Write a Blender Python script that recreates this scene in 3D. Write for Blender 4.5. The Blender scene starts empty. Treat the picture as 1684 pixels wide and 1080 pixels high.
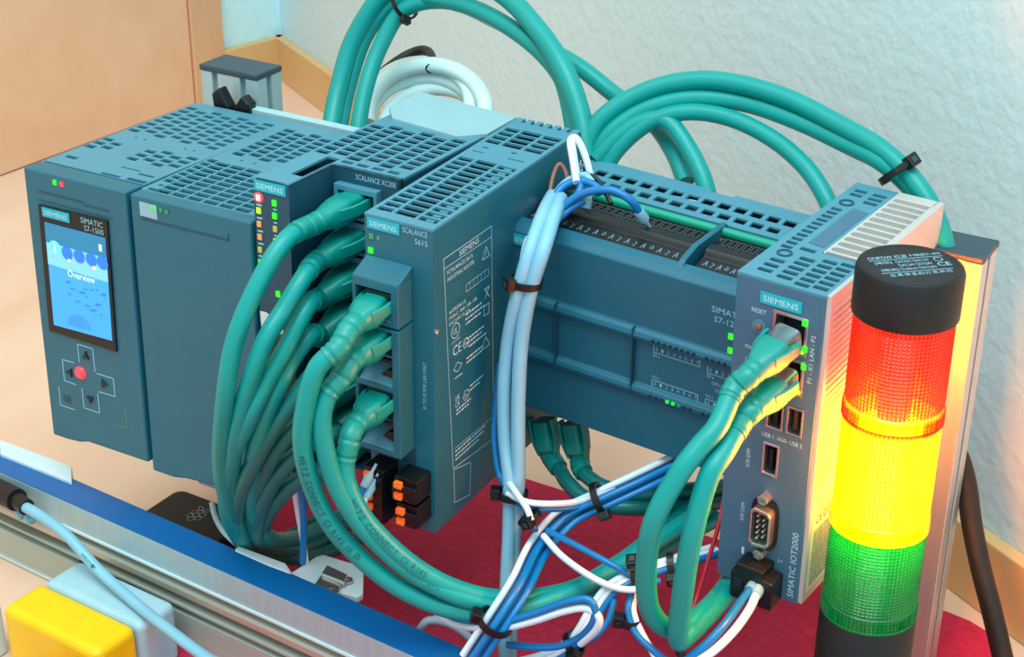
import bpy, bmesh, math, random
from mathutils import Vector, Matrix, Euler
random.seed(7)
S = 0.001                                   # all numbers below are millimetres
scene = bpy.context.scene
col = scene.collection
def lin(c):
    return c/12.92 if c <= .04045 else ((c+.055)/1.055)**2.4
def rgb(r, g, b): return (lin(r/255), lin(g/255), lin(b/255), 1)

# ------------------------------------------------------------ camera
CAM = Vector((594.62, -535.16, 426.87)); FPX = 2701.74
cam = bpy.data.cameras.new('camera'); camo = bpy.data.objects.new('camera', cam); col.objects.link(camo)
camo.location = CAM*S; camo.rotation_euler = (1.11247397, -0.00697456, 0.53581298)
cam.sensor_width = 36; cam.lens = FPX/1684*36; cam.clip_start = .02; cam.clip_end = 50
cam.dof.use_dof = True; cam.dof.focus_distance = .87; cam.dof.aperture_fstop = 40
scene.camera = camo
CR = Euler(camo.rotation_euler, 'XYZ').to_matrix()
def at(u, v, y=None, z=None, x=None):       # a sight line met with a plane of the room, in mm
    d = CR @ Vector(((u-842)/FPX, (540-v)/FPX, -1))
    t = (y-CAM.y)/d.y if y is not None else (z-CAM.z)/d.z if z is not None else (x-CAM.x)/d.x
    return CAM + d*t

# ------------------------------------------------------------ world and lights
w = bpy.data.worlds.new('world'); scene.world = w; w.use_nodes = True
bg = w.node_tree.nodes['Background']; bg.inputs[0].default_value = (.62, .93, 1.0, 1); bg.inputs[1].default_value = 1.08
def area(name, loc, target, size, power, color):
    l = bpy.data.lights.new(name, 'AREA'); l.shape = 'RECTANGLE'; l.size, l.size_y = size; l.energy = power; l.color = color
    o = bpy.data.objects.new(name, l); col.objects.link(o); o.location = Vector(loc)*S
    o.rotation_euler = (Vector(target)*S-o.location).to_track_quat('-Z', 'Y').to_euler(); return o
area('window_light', (500, -700, 2100), (200, 100, 0), (1.6, 1.2), 50, (.78, .96, 1.0))
area('room_light', (1900, -900, 1300), (250, 50, 50), (1.0, 1.2), 3, (.80, .95, 1.0))
scene.view_settings.view_transform = 'Standard'; scene.view_settings.look = 'None'
scene.view_settings.exposure = 0.0; scene.view_settings.gamma = 1; scene.view_settings.use_curve_mapping = False

# ------------------------------------------------------------ materials
MATS = {}
def mat(name, c, rough=.45, metal=0, var=.04, bump=0, bscale=400, emit=0, ecol=None, trans=0, spec=.5, scale=60, stretch=None, coat=0, alpha=1):
    m = bpy.data.materials.new(name); m.use_nodes = True; nt = m.node_tree; b = nt.nodes['Principled BSDF']
    b.inputs['Roughness'].default_value = rough; b.inputs['Metallic'].default_value = metal
    b.inputs['Specular IOR Level'].default_value = spec; b.inputs['Coat Weight'].default_value = coat
    b.inputs['Transmission Weight'].default_value = trans; b.inputs['Alpha'].default_value = alpha
    col4 = rgb(*c)
    tc = nt.nodes.new('ShaderNodeTexCoord'); mp = nt.nodes.new('ShaderNodeMapping'); nt.links.new(tc.outputs['Object'], mp.inputs[0])
    if stretch: mp.inputs['Scale'].default_value = stretch
    n = nt.nodes.new('ShaderNodeTexNoise'); n.inputs['Scale'].default_value = scale; n.inputs['Detail'].default_value = 5
    nt.links.new(mp.outputs[0], n.inputs['Vector'])
    r = nt.nodes.new('ShaderNodeValToRGB'); nt.links.new(n.outputs['Fac'], r.inputs[0])
    r.color_ramp.elements[0].position = .3; r.color_ramp.elements[1].position = .7
    r.color_ramp.elements[0].color = [max(0, x*(1-var)) for x in col4[:3]]+[1]
    r.color_ramp.elements[1].color = [min(1, x*(1+var)) for x in col4[:3]]+[1]
    nt.links.new(r.outputs[0], b.inputs['Base Color'])
    if bump:
        n2 = nt.nodes.new('ShaderNodeTexNoise'); n2.inputs['Scale'].default_value = bscale; n2.inputs['Detail'].default_value = 3
        nt.links.new(mp.outputs[0], n2.inputs['Vector'])
        bp = nt.nodes.new('ShaderNodeBump'); bp.inputs['Strength'].default_value = bump; bp.inputs['Distance'].default_value = .001
        nt.links.new(n2.outputs['Fac'], bp.inputs['Height']); nt.links.new(bp.outputs[0], b.inputs['Normal'])
    if emit:
        b.inputs['Emission Color'].default_value = rgb(*(ecol or c)); b.inputs['Emission Strength'].default_value = emit
    MATS[name] = m; return m
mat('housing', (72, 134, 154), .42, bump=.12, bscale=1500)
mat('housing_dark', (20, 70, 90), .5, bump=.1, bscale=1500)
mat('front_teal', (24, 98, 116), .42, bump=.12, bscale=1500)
mat('plc_teal', (24, 96, 118), .45, bump=.12, bscale=1500)
mat('slate', (62, 104, 130), .4, bump=.12, bscale=1500)
mat('inner', (14, 84, 104), .7)
mat('inner_dark', (10, 26, 40), .7)
mat('black', (8, 11, 14), .42); mat('black_soft', (10, 11, 13), .55, bump=.2, bscale=1200)
mat('cap_grey', (40, 66, 78), .42, bump=.1, bscale=1500)
mat('cyan', (0, 168, 184), .4, emit=.08)  # brand plates are unlit; faint emission brightens the cyan
mat('print', (196, 226, 236), .5); mat('print_dim', (150, 204, 220), .5); mat('print_dark', (20, 60, 74), .6)
mat('print_cable', (8, 84, 90), .6)
mat('cable_green', (0, 146, 140), .4, bump=.1, bscale=300, spec=.4)
mat('cable_deep', (0, 112, 108), .4, bump=.1, bscale=300)
mat('plug_green', (0, 140, 130), .4, bump=.1, bscale=700)
mat('blue_wire', (0, 112, 176), .35); mat('white_wire', (214, 226, 234), .4); mat('grey_flat', (130, 184, 208), .45)
mat('grey_cable', (150, 162, 172), .45); mat('brown_wire', (150, 92, 78), .45); mat('black_wire', (16, 24, 30), .45)
mat('red_wire', (190, 24, 50), .45); mat('pale_wire', (128, 184, 204), .4)
mat('alu', (168, 192, 196), .42, metal=.25, stretch=(1, 1, .02), scale=300, var=.05)
mat('alu_x', (176, 184, 172), .42, metal=.25, stretch=(.02, 1, 1), scale=300, var=.06)
mat('alu_warm', (198, 186, 166), .36, metal=.45, stretch=(.02, 1, 1), scale=300, var=.06)
mat('alu_groove', (120, 106, 92), .5, metal=.3)
mat('groove_gold', (170, 146, 104), .45, metal=.2); mat('plate_grey', (142, 180, 188), .45); mat('print_term', (104, 146, 160), .5); mat('blue_tape', (0, 92, 156), .38)
mat('steel', (196, 198, 196), .25, metal=.9); mat('heatsink', (200, 197, 193), .5, metal=.35); mat('post_alu', (186, 200, 204), .38, metal=.75, stretch=(1, 1, .02), scale=300, var=.05)
mat('white_plastic', (206, 224, 230), .4); mat('pale_plastic', (160, 196, 206), .4, bump=.1)
mat('yellow', (246, 196, 0), .38); mat('paper', (222, 226, 226), .6)
mat('red_mat', (190, 40, 70), .8, var=.16, scale=220, bump=.35, bscale=900, spec=.2)
mat('orange', (255, 106, 36), .45, emit=.15)  # terminal levers are no lamps; a slight glow is added to their colour
mat('coil_white', (214, 240, 238), .4)
mat('pcb_green', (0, 150, 122), .35, emit=.05)
mat('led_green', (30, 235, 30), .3, emit=2.2, ecol=(30, 240, 20)); mat('led_lime', (150, 230, 10), .3, emit=1.6)
mat('led_yellow', (240, 220, 20), .3, emit=1.6); mat('led_glint_red', (255, 50, 50), .3, emit=2.2, ecol=(255, 40, 50))
mat('led_pink', (255, 170, 160), .3, emit=1.6); mat('led_amber', (240, 140, 70), .3, emit=.5); mat('led_olive', (170, 170, 70), .3, emit=.3)
mat('led_dim', (40, 140, 90), .3, emit=.2); mat('led_off', (16, 40, 50), .3)
mat('screen_blue', (50, 150, 245), .2, emit=.75, ecol=(40, 140, 240)); mat('screen_teal', (20, 120, 160), .2, emit=.45)
mat('screen_deep', (24, 110, 225), .2, emit=.7); mat('screen_pale', (110, 180, 235), .2, emit=.8); mat('screen_mid', (36, 130, 235), .2, emit=.7); mat('screen_white', (220, 240, 245), .2, emit=.8)
mat('screen_cyan', (90, 220, 225), .2, emit=.8)
mat('ferrule', (150, 200, 220), .3, alpha=.8)
mat('steel_dark', (60, 66, 72), .4, metal=.3); mat('contact', (216, 180, 100), .3, metal=.8); mat('brown_dark', (70, 44, 36), .5)
mat('solder_pin', (220, 214, 180), .3, metal=.7)

def wood(name, c1, c2, rough, sx, sy, bumpy=.05):
    m = bpy.data.materials.new(name); m.use_nodes = True; nt = m.node_tree; b = nt.nodes['Principled BSDF']
    tc = nt.nodes.new('ShaderNodeTexCoord'); mp = nt.nodes.new('ShaderNodeMapping'); mp.inputs['Scale'].default_value = (sx, sy, sx)
    n = nt.nodes.new('ShaderNodeTexNoise'); n.inputs['Scale'].default_value = 6; n.inputs['Detail'].default_value = 6; n.inputs['Distortion'].default_value = .6
    r = nt.nodes.new('ShaderNodeValToRGB'); r.color_ramp.elements[0].color = rgb(*c1); r.color_ramp.elements[1].color = rgb(*c2)
    r.color_ramp.elements[0].position = .3; r.color_ramp.elements[1].position = .7
    nt.links.new(tc.outputs['Object'], mp.inputs[0]); nt.links.new(mp.outputs[0], n.inputs['Vector']); nt.links.new(n.outputs['Fac'], r.inputs[0])
    nt.links.new(r.outputs[0], b.inputs['Base Color']); b.inputs['Roughness'].default_value = rough; MATS[name] = m
wood('floor_wood', (226, 180, 152), (238, 198, 172), .42, 2, .5)
wood('door_wood', (228, 176, 138), (236, 188, 152), .45, 3, 3)
wood('door_frame_wood', (218, 164, 124), (226, 174, 134), .45, 3, 3)
wood('baseboard_wood', (214, 168, 112), (226, 182, 126), .45, 1, 1)
def plaster(name, c):
    m = bpy.data.materials.new(name); m.use_nodes = True; nt = m.node_tree; b = nt.nodes['Principled BSDF']
    b.inputs['Base Color'].default_value = rgb(*c); b.inputs['Roughness'].default_value = .85; b.inputs['Specular IOR Level'].default_value = .2
    tc = nt.nodes.new('ShaderNodeTexCoord'); n = nt.nodes.new('ShaderNodeTexNoise'); n.inputs['Scale'].default_value = 60; n.inputs['Detail'].default_value = 3
    n2 = nt.nodes.new('ShaderNodeTexNoise'); n2.inputs['Scale'].default_value = 140; mx = nt.nodes.new('ShaderNodeMath'); mx.operation = 'ADD'
    nt.links.new(tc.outputs['Object'], n.inputs['Vector']); nt.links.new(tc.outputs['Object'], n2.inputs['Vector'])
    nt.links.new(n.outputs['Fac'], mx.inputs[0]); nt.links.new(n2.outputs['Fac'], mx.inputs[1])
    bp = nt.nodes.new('ShaderNodeBump'); bp.inputs['Strength'].default_value = .35; bp.inputs['Distance'].default_value = .002
    nt.links.new(mx.outputs[0], bp.inputs['Height']); nt.links.new(bp.outputs[0], b.inputs['Normal']); MATS[name] = m
plaster('plaster', (204, 226, 232)); plaster('plaster_left', (200, 234, 240))

# stack-light lens: coloured, see-through plastic with a fine waffle relief
def lens(name, c, tint, dark, tr=.5):
    m = bpy.data.materials.new(name); m.use_nodes = True; nt = m.node_tree; nt.nodes.clear(); N = nt.nodes.new; K = nt.links.new
    out = N('ShaderNodeOutputMaterial')
    tc = N('ShaderNodeTexCoord'); sp = N('ShaderNodeSeparateXYZ'); K(tc.outputs['Object'], sp.inputs[0])
    def M(op, a, b=None):
        x = N('ShaderNodeMath'); x.operation = op
        for i, q in enumerate((a, b)):
            if q is None: continue
            if hasattr(q, 'links'): K(q, x.inputs[i])
            else: x.inputs[i].default_value = q
        return x.outputs[0]
    th = M('ARCTAN2', sp.outputs[1], sp.outputs[0])
    g1 = M('ABSOLUTE', M('SINE', M('MULTIPLY', th, 36.0))); g2 = M('ABSOLUTE', M('SINE', M('MULTIPLY', sp.outputs[2], 3.1416/.00165)))
    mn = M('MINIMUM', g1, g2); r = N('ShaderNodeValToRGB'); K(mn, r.inputs[0]); r.color_ramp.elements[0].position = .25; r.color_ramp.elements[1].position = .6
    r.color_ramp.elements[0].color = rgb(*dark); r.color_ramp.elements[1].color = rgb(*c)
    dif = N('ShaderNodeBsdfDiffuse'); K(r.outputs[0], dif.inputs[0])
    tl = N('ShaderNodeBsdfTranslucent'); K(r.outputs[0], tl.inputs[0])
    tp = N('ShaderNodeBsdfTransparent'); tp.inputs[0].default_value = rgb(*tint)
    gl = N('ShaderNodeBsdfGlossy'); gl.inputs['Roughness'].default_value = .2
    a = N('ShaderNodeMixShader'); a.inputs[0].default_value = .6; K(dif.outputs[0], a.inputs[1]); K(tl.outputs[0], a.inputs[2])
    r2 = N('ShaderNodeValToRGB'); K(mn, r2.inputs[0]); r2.color_ramp.elements[0].position = .25; r2.color_ramp.elements[1].position = .6
    r2.color_ramp.elements[0].color = (tr*.35,)*3+(1,); r2.color_ramp.elements[1].color = (tr,)*3+(1,)
    b = N('ShaderNodeMixShader'); K(r2.outputs[0], b.inputs[0]); K(a.outputs[0], b.inputs[1]); K(tp.outputs[0], b.inputs[2])
    g = N('ShaderNodeMixShader'); g.inputs[0].default_value = .05; K(b.outputs[0], g.inputs[1]); K(gl.outputs[0], g.inputs[2])
    K(g.outputs[0], out.inputs[0]); MATS[name] = m
lens('lens_red', (255, 104, 56), (255, 140, 70), (215, 34, 14), .5); lens('lens_amber', (255, 200, 20), (255, 222, 30), (255, 160, 0), .8); lens('lens_green', (0, 195, 130), (90, 235, 165), (0, 110, 72), .5)
mat('lamp_core', (255, 230, 120), .5, emit=340, ecol=(255, 160, 10)); mat('lamp_tube', (235, 225, 190), .5, var=.02)

# ------------------------------------------------------------ mesh building
class MB:
    def __init__(s): s.v = []; s.f = []
    def add(s, vs, fs):
        o = len(s.v); s.v += [tuple(v) for v in vs]; s.f += [tuple(i+o for i in f) for f in fs]; return s
    def box(s, x0, x1, y0, y1, z0, z1):
        return s.add([(x0,y0,z0),(x1,y0,z0),(x1,y1,z0),(x0,y1,z0),(x0,y0,z1),(x1,y0,z1),(x1,y1,z1),(x0,y1,z1)],
                     [(0,3,2,1),(4,5,6,7),(0,1,5,4),(1,2,6,5),(2,3,7,6),(3,0,4,7)])
    def prism(s, poly, a, b, plane='xz'):
        m = {'xz': lambda p, t: (p[0], t, p[1]), 'yz': lambda p, t: (t, p[0], p[1]), 'xy': lambda p, t: (p[0], p[1], t)}[plane]
        n = len(poly); vs = [m(p, a) for p in poly]+[m(p, b) for p in poly]
        return s.add(vs, [tuple(range(n))[::-1], tuple(range(n, 2*n))]+[(i, (i+1) % n, (i+1) % n+n, i+n) for i in range(n)])
    def lathe(s, c, prof, seg=48, axis=Vector((0,0,1)), cap=True):
        c = Vector(c); ax = Vector(axis).normalized(); a = ax.orthogonal().normalized(); b = ax.cross(a); vs = []; fs = []
        for (r, h) in prof:
            for k in range(seg):
                t = 2*math.pi*k/seg; vs.append(c+ax*h+(a*math.cos(t)+b*math.sin(t))*r)
        n = len(prof)
        for i in range(n-1):
            for k in range(seg): fs.append((i*seg+k, i*seg+(k+1) % seg, (i+1)*seg+(k+1) % seg, (i+1)*seg+k))
        if cap:
            fs.append(tuple(range(seg))[::-1]); fs.append(tuple(range((n-1)*seg, n*seg)))
        return s.add(vs, fs)
    def loft(s, secs, seg=16):               # secs: (center, side, up, hw, hh, power)
        vs = []; fs = []
        for (c, sd, up, hw, hh, pw) in secs:
            for k in range(seg):
                t = 2*math.pi*k/seg; ct, st = math.cos(t), math.sin(t)
                vs.append(Vector(c)+sd*(hw*math.copysign(abs(ct)**pw, ct))+up*(hh*math.copysign(abs(st)**pw, st)))
        n = len(secs)
        for i in range(n-1):
            for k in range(seg): fs.append((i*seg+k, i*seg+(k+1) % seg, (i+1)*seg+(k+1) % seg, (i+1)*seg+k))
        fs.append(tuple(range(seg))[::-1]); fs.append(tuple(range((n-1)*seg, n*seg)))
        return s.add(vs, fs)
    def tube(s, pts, r, seg=10, sub=6, smooth=True, flat=1):
        P = spline(pts, sub) if smooth else [Vector(p) for p in pts]
        secs = []; t0 = (P[1]-P[0]).normalized(); nrm = t0.orthogonal().normalized()
        for i, q in enumerate(P):
            t = (P[min(i+1, len(P)-1)]-P[max(i-1, 0)]).normalized()
            nrm = (nrm-t*nrm.dot(t)).normalized(); secs.append((q, nrm, t.cross(nrm), r, r*flat, 1))
        return s.loft(secs, seg)
    def plate(s, u0, u1, v0, v1, rects, t, mp):     # plate with real openings; mp(u,v,w) with w running inwards
        us = sorted({u0, u1, *[c for r in rects for c in r[:2] if u0 < c < u1]}); vs = sorted({v0, v1, *[c for r in rects for c in r[2:] if v0 < c < v1]})
        nu, nv = len(us)-1, len(vs)-1
        op = [[any(r[0]-1e-6 < (us[i]+us[i+1])/2 < r[1]+1e-6 and r[2]-1e-6 < (vs[j]+vs[j+1])/2 < r[3]+1e-6 for r in rects) for j in range(nv)] for i in range(nu)]
        idx = {}; V = []; F = []
        def g(i, j, k):
            if (i, j, k) not in idx: idx[(i, j, k)] = len(V); V.append(mp(us[i], vs[j], t*k))
            return idx[(i, j, k)]
        O = lambda i, j: (i < 0 or j < 0 or i >= nu or j >= nv or op[i][j])
        for i in range(nu):
            for j in range(nv):
                if op[i][j]: continue
                F.append((g(i,j,0), g(i+1,j,0), g(i+1,j+1,0), g(i,j+1,0))); F.append((g(i,j+1,1), g(i+1,j+1,1), g(i+1,j,1), g(i,j,1)))
                if O(i-1, j): F.append((g(i,j+1,0), g(i,j+1,1), g(i,j,1), g(i,j,0)))
                if O(i+1, j): F.append((g(i+1,j,0), g(i+1,j,1), g(i+1,j+1,1), g(i+1,j+1,0)))
                if O(i, j-1): F.append((g(i,j,0), g(i,j,1), g(i+1,j,1), g(i+1,j,0)))
                if O(i, j+1): F.append((g(i+1,j+1,0), g(i+1,j+1,1), g(i,j+1,1), g(i,j+1,0)))
        return s.add(V, F)
    def build(s, name, m, parent=None, bevel=0, smooth=False, kind=None, label=None, seg=2):
        me = bpy.data.meshes.new(name); me.from_pydata([(v[0]*S, v[1]*S, v[2]*S) for v in s.v], [], s.f); me.validate()
        bm = bmesh.new(); bm.from_mesh(me); bmesh.ops.recalc_face_normals(bm, faces=bm.faces); bm.to_mesh(me); bm.free()
        me.materials.append(MATS[m]); o = bpy.data.objects.new(name, me); col.objects.link(o)
        if parent: o.parent = parent
        if smooth:
            me.polygons.foreach_set('use_smooth', [True]*len(me.polygons))
            try: me.set_sharp_from_angle(angle=math.radians(40))
            except Exception: pass
        if bevel:
            b = o.modifiers.new('bevel', 'BEVEL'); b.width = bevel*S; b.segments = seg; b.limit_method = 'ANGLE'; b.angle_limit = math.radians(40); b.harden_normals = False
        if kind: o['kind'] = kind
        if label: o['label'] = label
        return o
def spline(pts, sub=6):
    P = [Vector(p) for p in pts]
    if len(P) < 3: return P
    Q = [P[0]*2-P[1]]+P+[P[-1]*2-P[-2]]; out = []
    for i in range(1, len(Q)-2):
        a, b, c, d = Q[i-1:i+3]
        for k in range(sub):
            t = k/sub; out.append(.5*((2*b)+(c-a)*t+(2*a-5*b+4*c-d)*t*t+(3*b-a-3*c+d)*t**3))
    out.append(P[-1]); return out
def tag(o, label, cat, group=None):
    o['label'] = label; o['category'] = cat
    if group: o['group'] = group
    return o
def thing(name, loc, label, cat, rot=(0,0,0), group=None):
    o = bpy.data.objects.new(name, None); col.objects.link(o); o.location = Vector(loc)*S; o.rotation_euler = rot; o.empty_display_size = .01
    return tag(o, label, cat, group)
def struct(o): o['kind'] = 'structure'; return o

# lettering: text turned into mesh outlines and fitted into a rectangle on a face
MP = {'front': lambda y: (lambda u, v, w: (u, y-w, v)), 'right': lambda x: (lambda u, v, w: (x+w, u, v)), 'top': lambda z: (lambda u, v, w: (u, v, z+w))}
_tc = {}
def text_shape(t):
    if t in _tc: return _tc[t]
    cu = bpy.data.curves.new('t', 'FONT'); cu.body = t; cu.size = 1; cu.resolution_u = 2
    o = bpy.data.objects.new('t', cu); col.objects.link(o); bpy.context.view_layer.update()
    me = bpy.data.meshes.new_from_object(o.evaluated_get(bpy.context.evaluated_depsgraph_get()))
    vs = [(v.co.x, v.co.y) for v in me.vertices]; fs = [tuple(p.vertices) for p in me.polygons]
    bpy.data.objects.remove(o); bpy.data.curves.remove(cu); bpy.data.meshes.remove(me)
    if not vs: vs = [(0,0),(1,0),(1,1)]; fs = [(0,1,2)]
    xs = [v[0] for v in vs]; ys = [v[1] for v in vs]; x0, y0 = min(xs), min(ys); W = max(xs)-x0 or 1; H = max(ys)-y0 or 1
    _tc[t] = ([((x-x0)/W, (y-y0)/H) for x, y in vs], fs, W/H); return _tc[t]
def put(mb, t, u, v, wd, h, mp, ang=0, lift=.12, shear=0):
    vs, fs, asp = text_shape(t)
    if wd is None: wd = asp*h
    ca, sa = math.cos(math.radians(ang)), math.sin(math.radians(ang)); out = []
    for x, y in vs:
        X, Y = x*wd+shear*y*h, y*h; out.append(mp(u+X*ca-Y*sa, v+X*sa+Y*ca, lift))
    mb.add(out, fs)
def line(mb, pts, wdt, mp, lift=.12, closed=False):
    pts = list(pts)+([pts[0]] if closed else [])
    for (a, b), (c, d) in zip(pts, pts[1:]):
        L = math.hypot(c-a, d-b) or 1; nx, ny = -(d-b)/L*wdt/2, (c-a)/L*wdt/2
        mb.add([mp(a+nx, b+ny, lift), mp(c+nx, d+ny, lift), mp(c-nx, d-ny, lift), mp(a-nx, b-ny, lift)], [(0,1,2,3)])
def disc(mb, u, v, r, mp, lift=.15, n=20, h=0):
    mb.add([mp(u+r*math.cos(k*6.2832/n), v+r*math.sin(k*6.2832/n), lift) for k in range(n)], [tuple(range(n))])
def ring(mb, u, v, r, wdt, mp, n=20): line(mb, [(u+r*math.cos(k*6.2832/n), v+r*math.sin(k*6.2832/n)) for k in range(n)], wdt, mp, closed=True)
def fmap(y): return lambda u, v, w: (u, y+w, v)         # openings in a front face
def tmap(z): return lambda u, v, w: (u, v, z-w)         # openings in a top face
def hgrid(x0, x1, y0, y1, px, py, wd, h, stag=0):
    out = []; i = 0; x = x0
    while x+wd <= x1+.01:
        y = y0+(stag*py if i % 2 else 0)
        while y+h <= y1+.01: out.append((x, x+wd, y, y+h)); y += py
        x += px; i += 1
    return out
def shell(root, W, D, H, y0, m, inner='inner', sheet_drop=9, t=1.4, name='housing', z0=0, x0=0, bevel=.3):
    b = MB(); b.box(x0, x0+t, y0, D, z0, H-1.2); b.box(W-t, W, y0, D, z0, H-1.2); b.box(x0+t, W-t, D-t, D, z0, H-1.2); b.box(x0+t, W-t, y0, y0+t, z0, H-1.2); b.box(x0+t, W-t, y0+t, D-t, z0, z0+t)
    b.build(name, m, root)
    MB().box(x0+t, W-t, y0+t, D-t, H-sheet_drop-1, H-sheet_drop).build('vent_shade_sheet', inner, root)  # sheet under the vents, coloured dark for the shade in the holes
def badge(root, x, z, wd, h, y=0, mirror=None):
    b = MB().box(x, x+wd, y-.5, y, z, z+h).build('brand_plate', 'cyan', root)
    m = MB(); put(m, 'SIEMENS', x+wd*.08, z+h*.24, wd*.84, h*.52, MP['front'](y-.5)); m.build('lettering', 'print', b)
    return b
def leds(root, lst, y=0, wd=2.2, h=2.6):
    for x, z, m in lst: MB().box(x-wd/2, x+wd/2, y-.7, y, z-h/2, z+h/2).build('status_light', m, root, bevel=.3)

# ------------------------------------------------------------ the room
ZF = -106
A = Vector((-472, 792, ZF)); B = Vector((467.7, 222.5, ZF)); dw = (B-A).normalized(); nw = Vector((-dw.y, dw.x, 0)); nw = nw if nw.y > 0 else -nw
MB().box(-1500, 1500, -1500, 1500, ZF-20, ZF).build('floor', 'floor_wood', kind='structure')
def wallprism(p, q, n, th, z0, z1, name, m, bevel=0):
    b = MB(); c = [p, q, q+n*th, p+n*th]; b.prism([(v.x, v.y) for v in c], z0, z1, 'xy'); return b.build(name, m, kind='structure', bevel=bevel)
wallprism(A, A+dw*2300, nw, 60, ZF, 2000, 'wall_right', 'plaster')
wallprism(A-nw*9, A+dw*2300-nw*9, nw, 9, ZF, ZF+45, 'baseboard_right', 'baseboard_wood', 1.2)
LA = Vector((-489, 716, ZF)); dl = (LA-A).normalized(); nl = Vector((-1, .2, 0)).normalized()
wallprism(A, A+dl*1900, nl, 60, ZF, 2000, 'wall_left', 'plaster_left')
D0, D1 = Vector((-499, 417, ZF)), Vector((-483.5, 660, ZF)); dd = (D1-D0).normalized()
def dpt(u, v): p = at(u, v, x=-489); return D0+dd*((p.y-D0.y)/dd.y)
e1, e2 = dpt(306, 40), dpt(357, 60)
wallprism(A-nl*9, A+dl*((A-e2).length+30)-nl*9, nl, 9, ZF, ZF+45, 'baseboard_left', 'baseboard_wood', 1.2)
wallprism(e2, e1+dd*1, nl, 40, ZF, 2000, 'trim_1', 'door_frame_wood', 1)
wallprism(e1-nl*0+nl*3, e1-dd*1500+nl*3, nl, 37, ZF+1, 2000, 'door_1', 'door_wood', 1)
# red mat with rounded corners lying on the floor
pl = []
mx0, mx1, my0, my1, rr = 40, 474, -900, 217, 16
for cx, cy, a0, r in ((mx1-46, my1-46, 0, 46), (mx0+rr, my1-rr, 90, rr), (mx0+rr, my0+rr, 180, rr), (mx1-rr, my0+rr, 270, rr)):
    for k in range(7): t = math.radians(a0+k*15); pl.append((cx+r*math.cos(t), cy+r*math.sin(t)))
o = MB().prism(pl, ZF, ZF+2, 'xy').build('red_mat', 'red_mat', bevel=.5); tag(o, 'large crimson red mat lying on the beige floor under the whole rack', 'mat')

# ------------------------------------------------------------ rack: posts, mounting rails, base bar
def post(name, x0, x1, y0, y1, z1, label, knob=False):
    r = thing(name, ((x0+x1)/2, (y0+y1)/2, ZF+2 if x0 > 40 else ZF), label, 'post'); zb = ZF+2 if x0 > 40 else ZF; hx, hy, H = (x1-x0)/2, (y1-y0)/2, z1-3-zb
    g = 4; d = 3.5      # aluminium extrusion outline with slots
    out = []
    for cx in (-hx/2, hx/2): out += [(cx-g/2-.0, -hy), (cx-g/2, -hy+d), (cx+g/2, -hy+d), (cx+g/2, -hy)]
    poly = [(-hx, -hy)]+out+[(hx, -hy), (hx, -g/2), (hx-d, -g/2), (hx-d, g/2), (hx, g/2), (hx, hy)]
    poly += [(-x, -y) for x, y in out]+[(-hx, hy), (-hx, g/2), (-hx+d, g/2), (-hx+d, -g/2), (-hx, -g/2)]
    MB().prism(poly, 0, H, 'xy').build('profile', 'alu' if knob else 'post_alu', r, bevel=.4)
    MB().box(-hx-.6, hx+.6, -hy-.6, hy+.6, H, H+3.5).build('end_cap', 'cap_grey' if not knob else 'cap_grey', r, bevel=1)
    if knob:
        k = MB(); zc = H-13
        k.lathe((12, -hy-7, zc-5), [(5.2, 0), (5.2, 7)], 20, (0,1,0)); k.build('clamp_screw', 'black', r, smooth=True, bevel=.3)
        for sgn, up in ((-1, 5), (1, 3)):
            MB().prism([(12+x_, z_-1) for x_, z_ in ((0, -5), (sgn*4, -7), (sgn*12, up-6), (sgn*13, up+2), (sgn*8, up+6), (sgn*2, 1.5))], -hy-14, -hy-7, 'xz').build('wing', 'black', r, bevel=.8)
            r.children[-1].location.z = zc*S
        MB().lathe((15, -hy-14.5, zc-7), [(1.6, 0), (1.6, 1.5)], 16, (0,1,0)).build('screw_tip', 'steel', r, smooth=True)
    return r
post('rail_post', -11, 29, 145, 167, 150, 'left grey aluminium post with black cap and black wing screw behind the wide controller', True)
post('rail_post', 396, 437, 141, 164, 136, 'right grey aluminium post with dark cap standing behind the stack light', False)
o = MB().box(30, 300, 134, 140, 112, 135).box(30, 300, 140, 142.5, 116, 131)
o = o.build('mounting_rail', 'pale_plastic', bevel=.4); tag(o, 'pale metal mounting rail running behind the top of the left modules', 'rail')
o = MB().box(195, 396, 146, 153, 60, 95).box(195, 396, 144, 146, 60, 64).box(195, 396, 144, 146, 91, 95).build('mounting_rail', 'alu_x', bevel=.4)
tag(o, 'metal mounting rail behind the long compact controller reaching the right post', 'rail')

# ------------------------------------------------------------ module 1: wide controller with display
def V3(m, x, y, z): return m @ Vector((x*S, y*S, z*S))/S
cpu = thing('display_controller', (0, -5.84, -10.61), 'leftmost blue-grey controller with lit blue display and arrow keys', 'controller', (-.0279, -.00371, .00772))
H = 148.5
shell(cpu, 67, 130, H, 12, 'front_teal', x0=1)
rect = hgrid(2.5, 64, 72, 122, 8.8, 6.6, 6.6, 3.7, .5)+hgrid(2, 18, 40, 60, 8.2, 6.6, 6.4, 3.7, .5)+hgrid(33, 66, 37, 60, 8.2, 6.6, 6.6, 3.7, .5)
rect += [(6, 13, 22.5, 25.5), (38, 50, 13.5, 15.8), (40, 52, 26, 27.2), (54, 66, 14, 17), (54, 64, 22.5, 24.5)]
rect += [(x, x+1.6, 64.5, 66) for x in (14, 20, 47, 53)]
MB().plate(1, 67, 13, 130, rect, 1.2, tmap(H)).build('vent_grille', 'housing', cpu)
fc = MB(); fc.prism([(0,-1.4),(10,-1.4),(19,-.6),(25,1.3),(66.6,1.4),(66.6,H),(0,H)], 0, 12, 'xz'); fc.build('front_cover', 'front_teal', cpu, bevel=1.1, seg=3)
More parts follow.
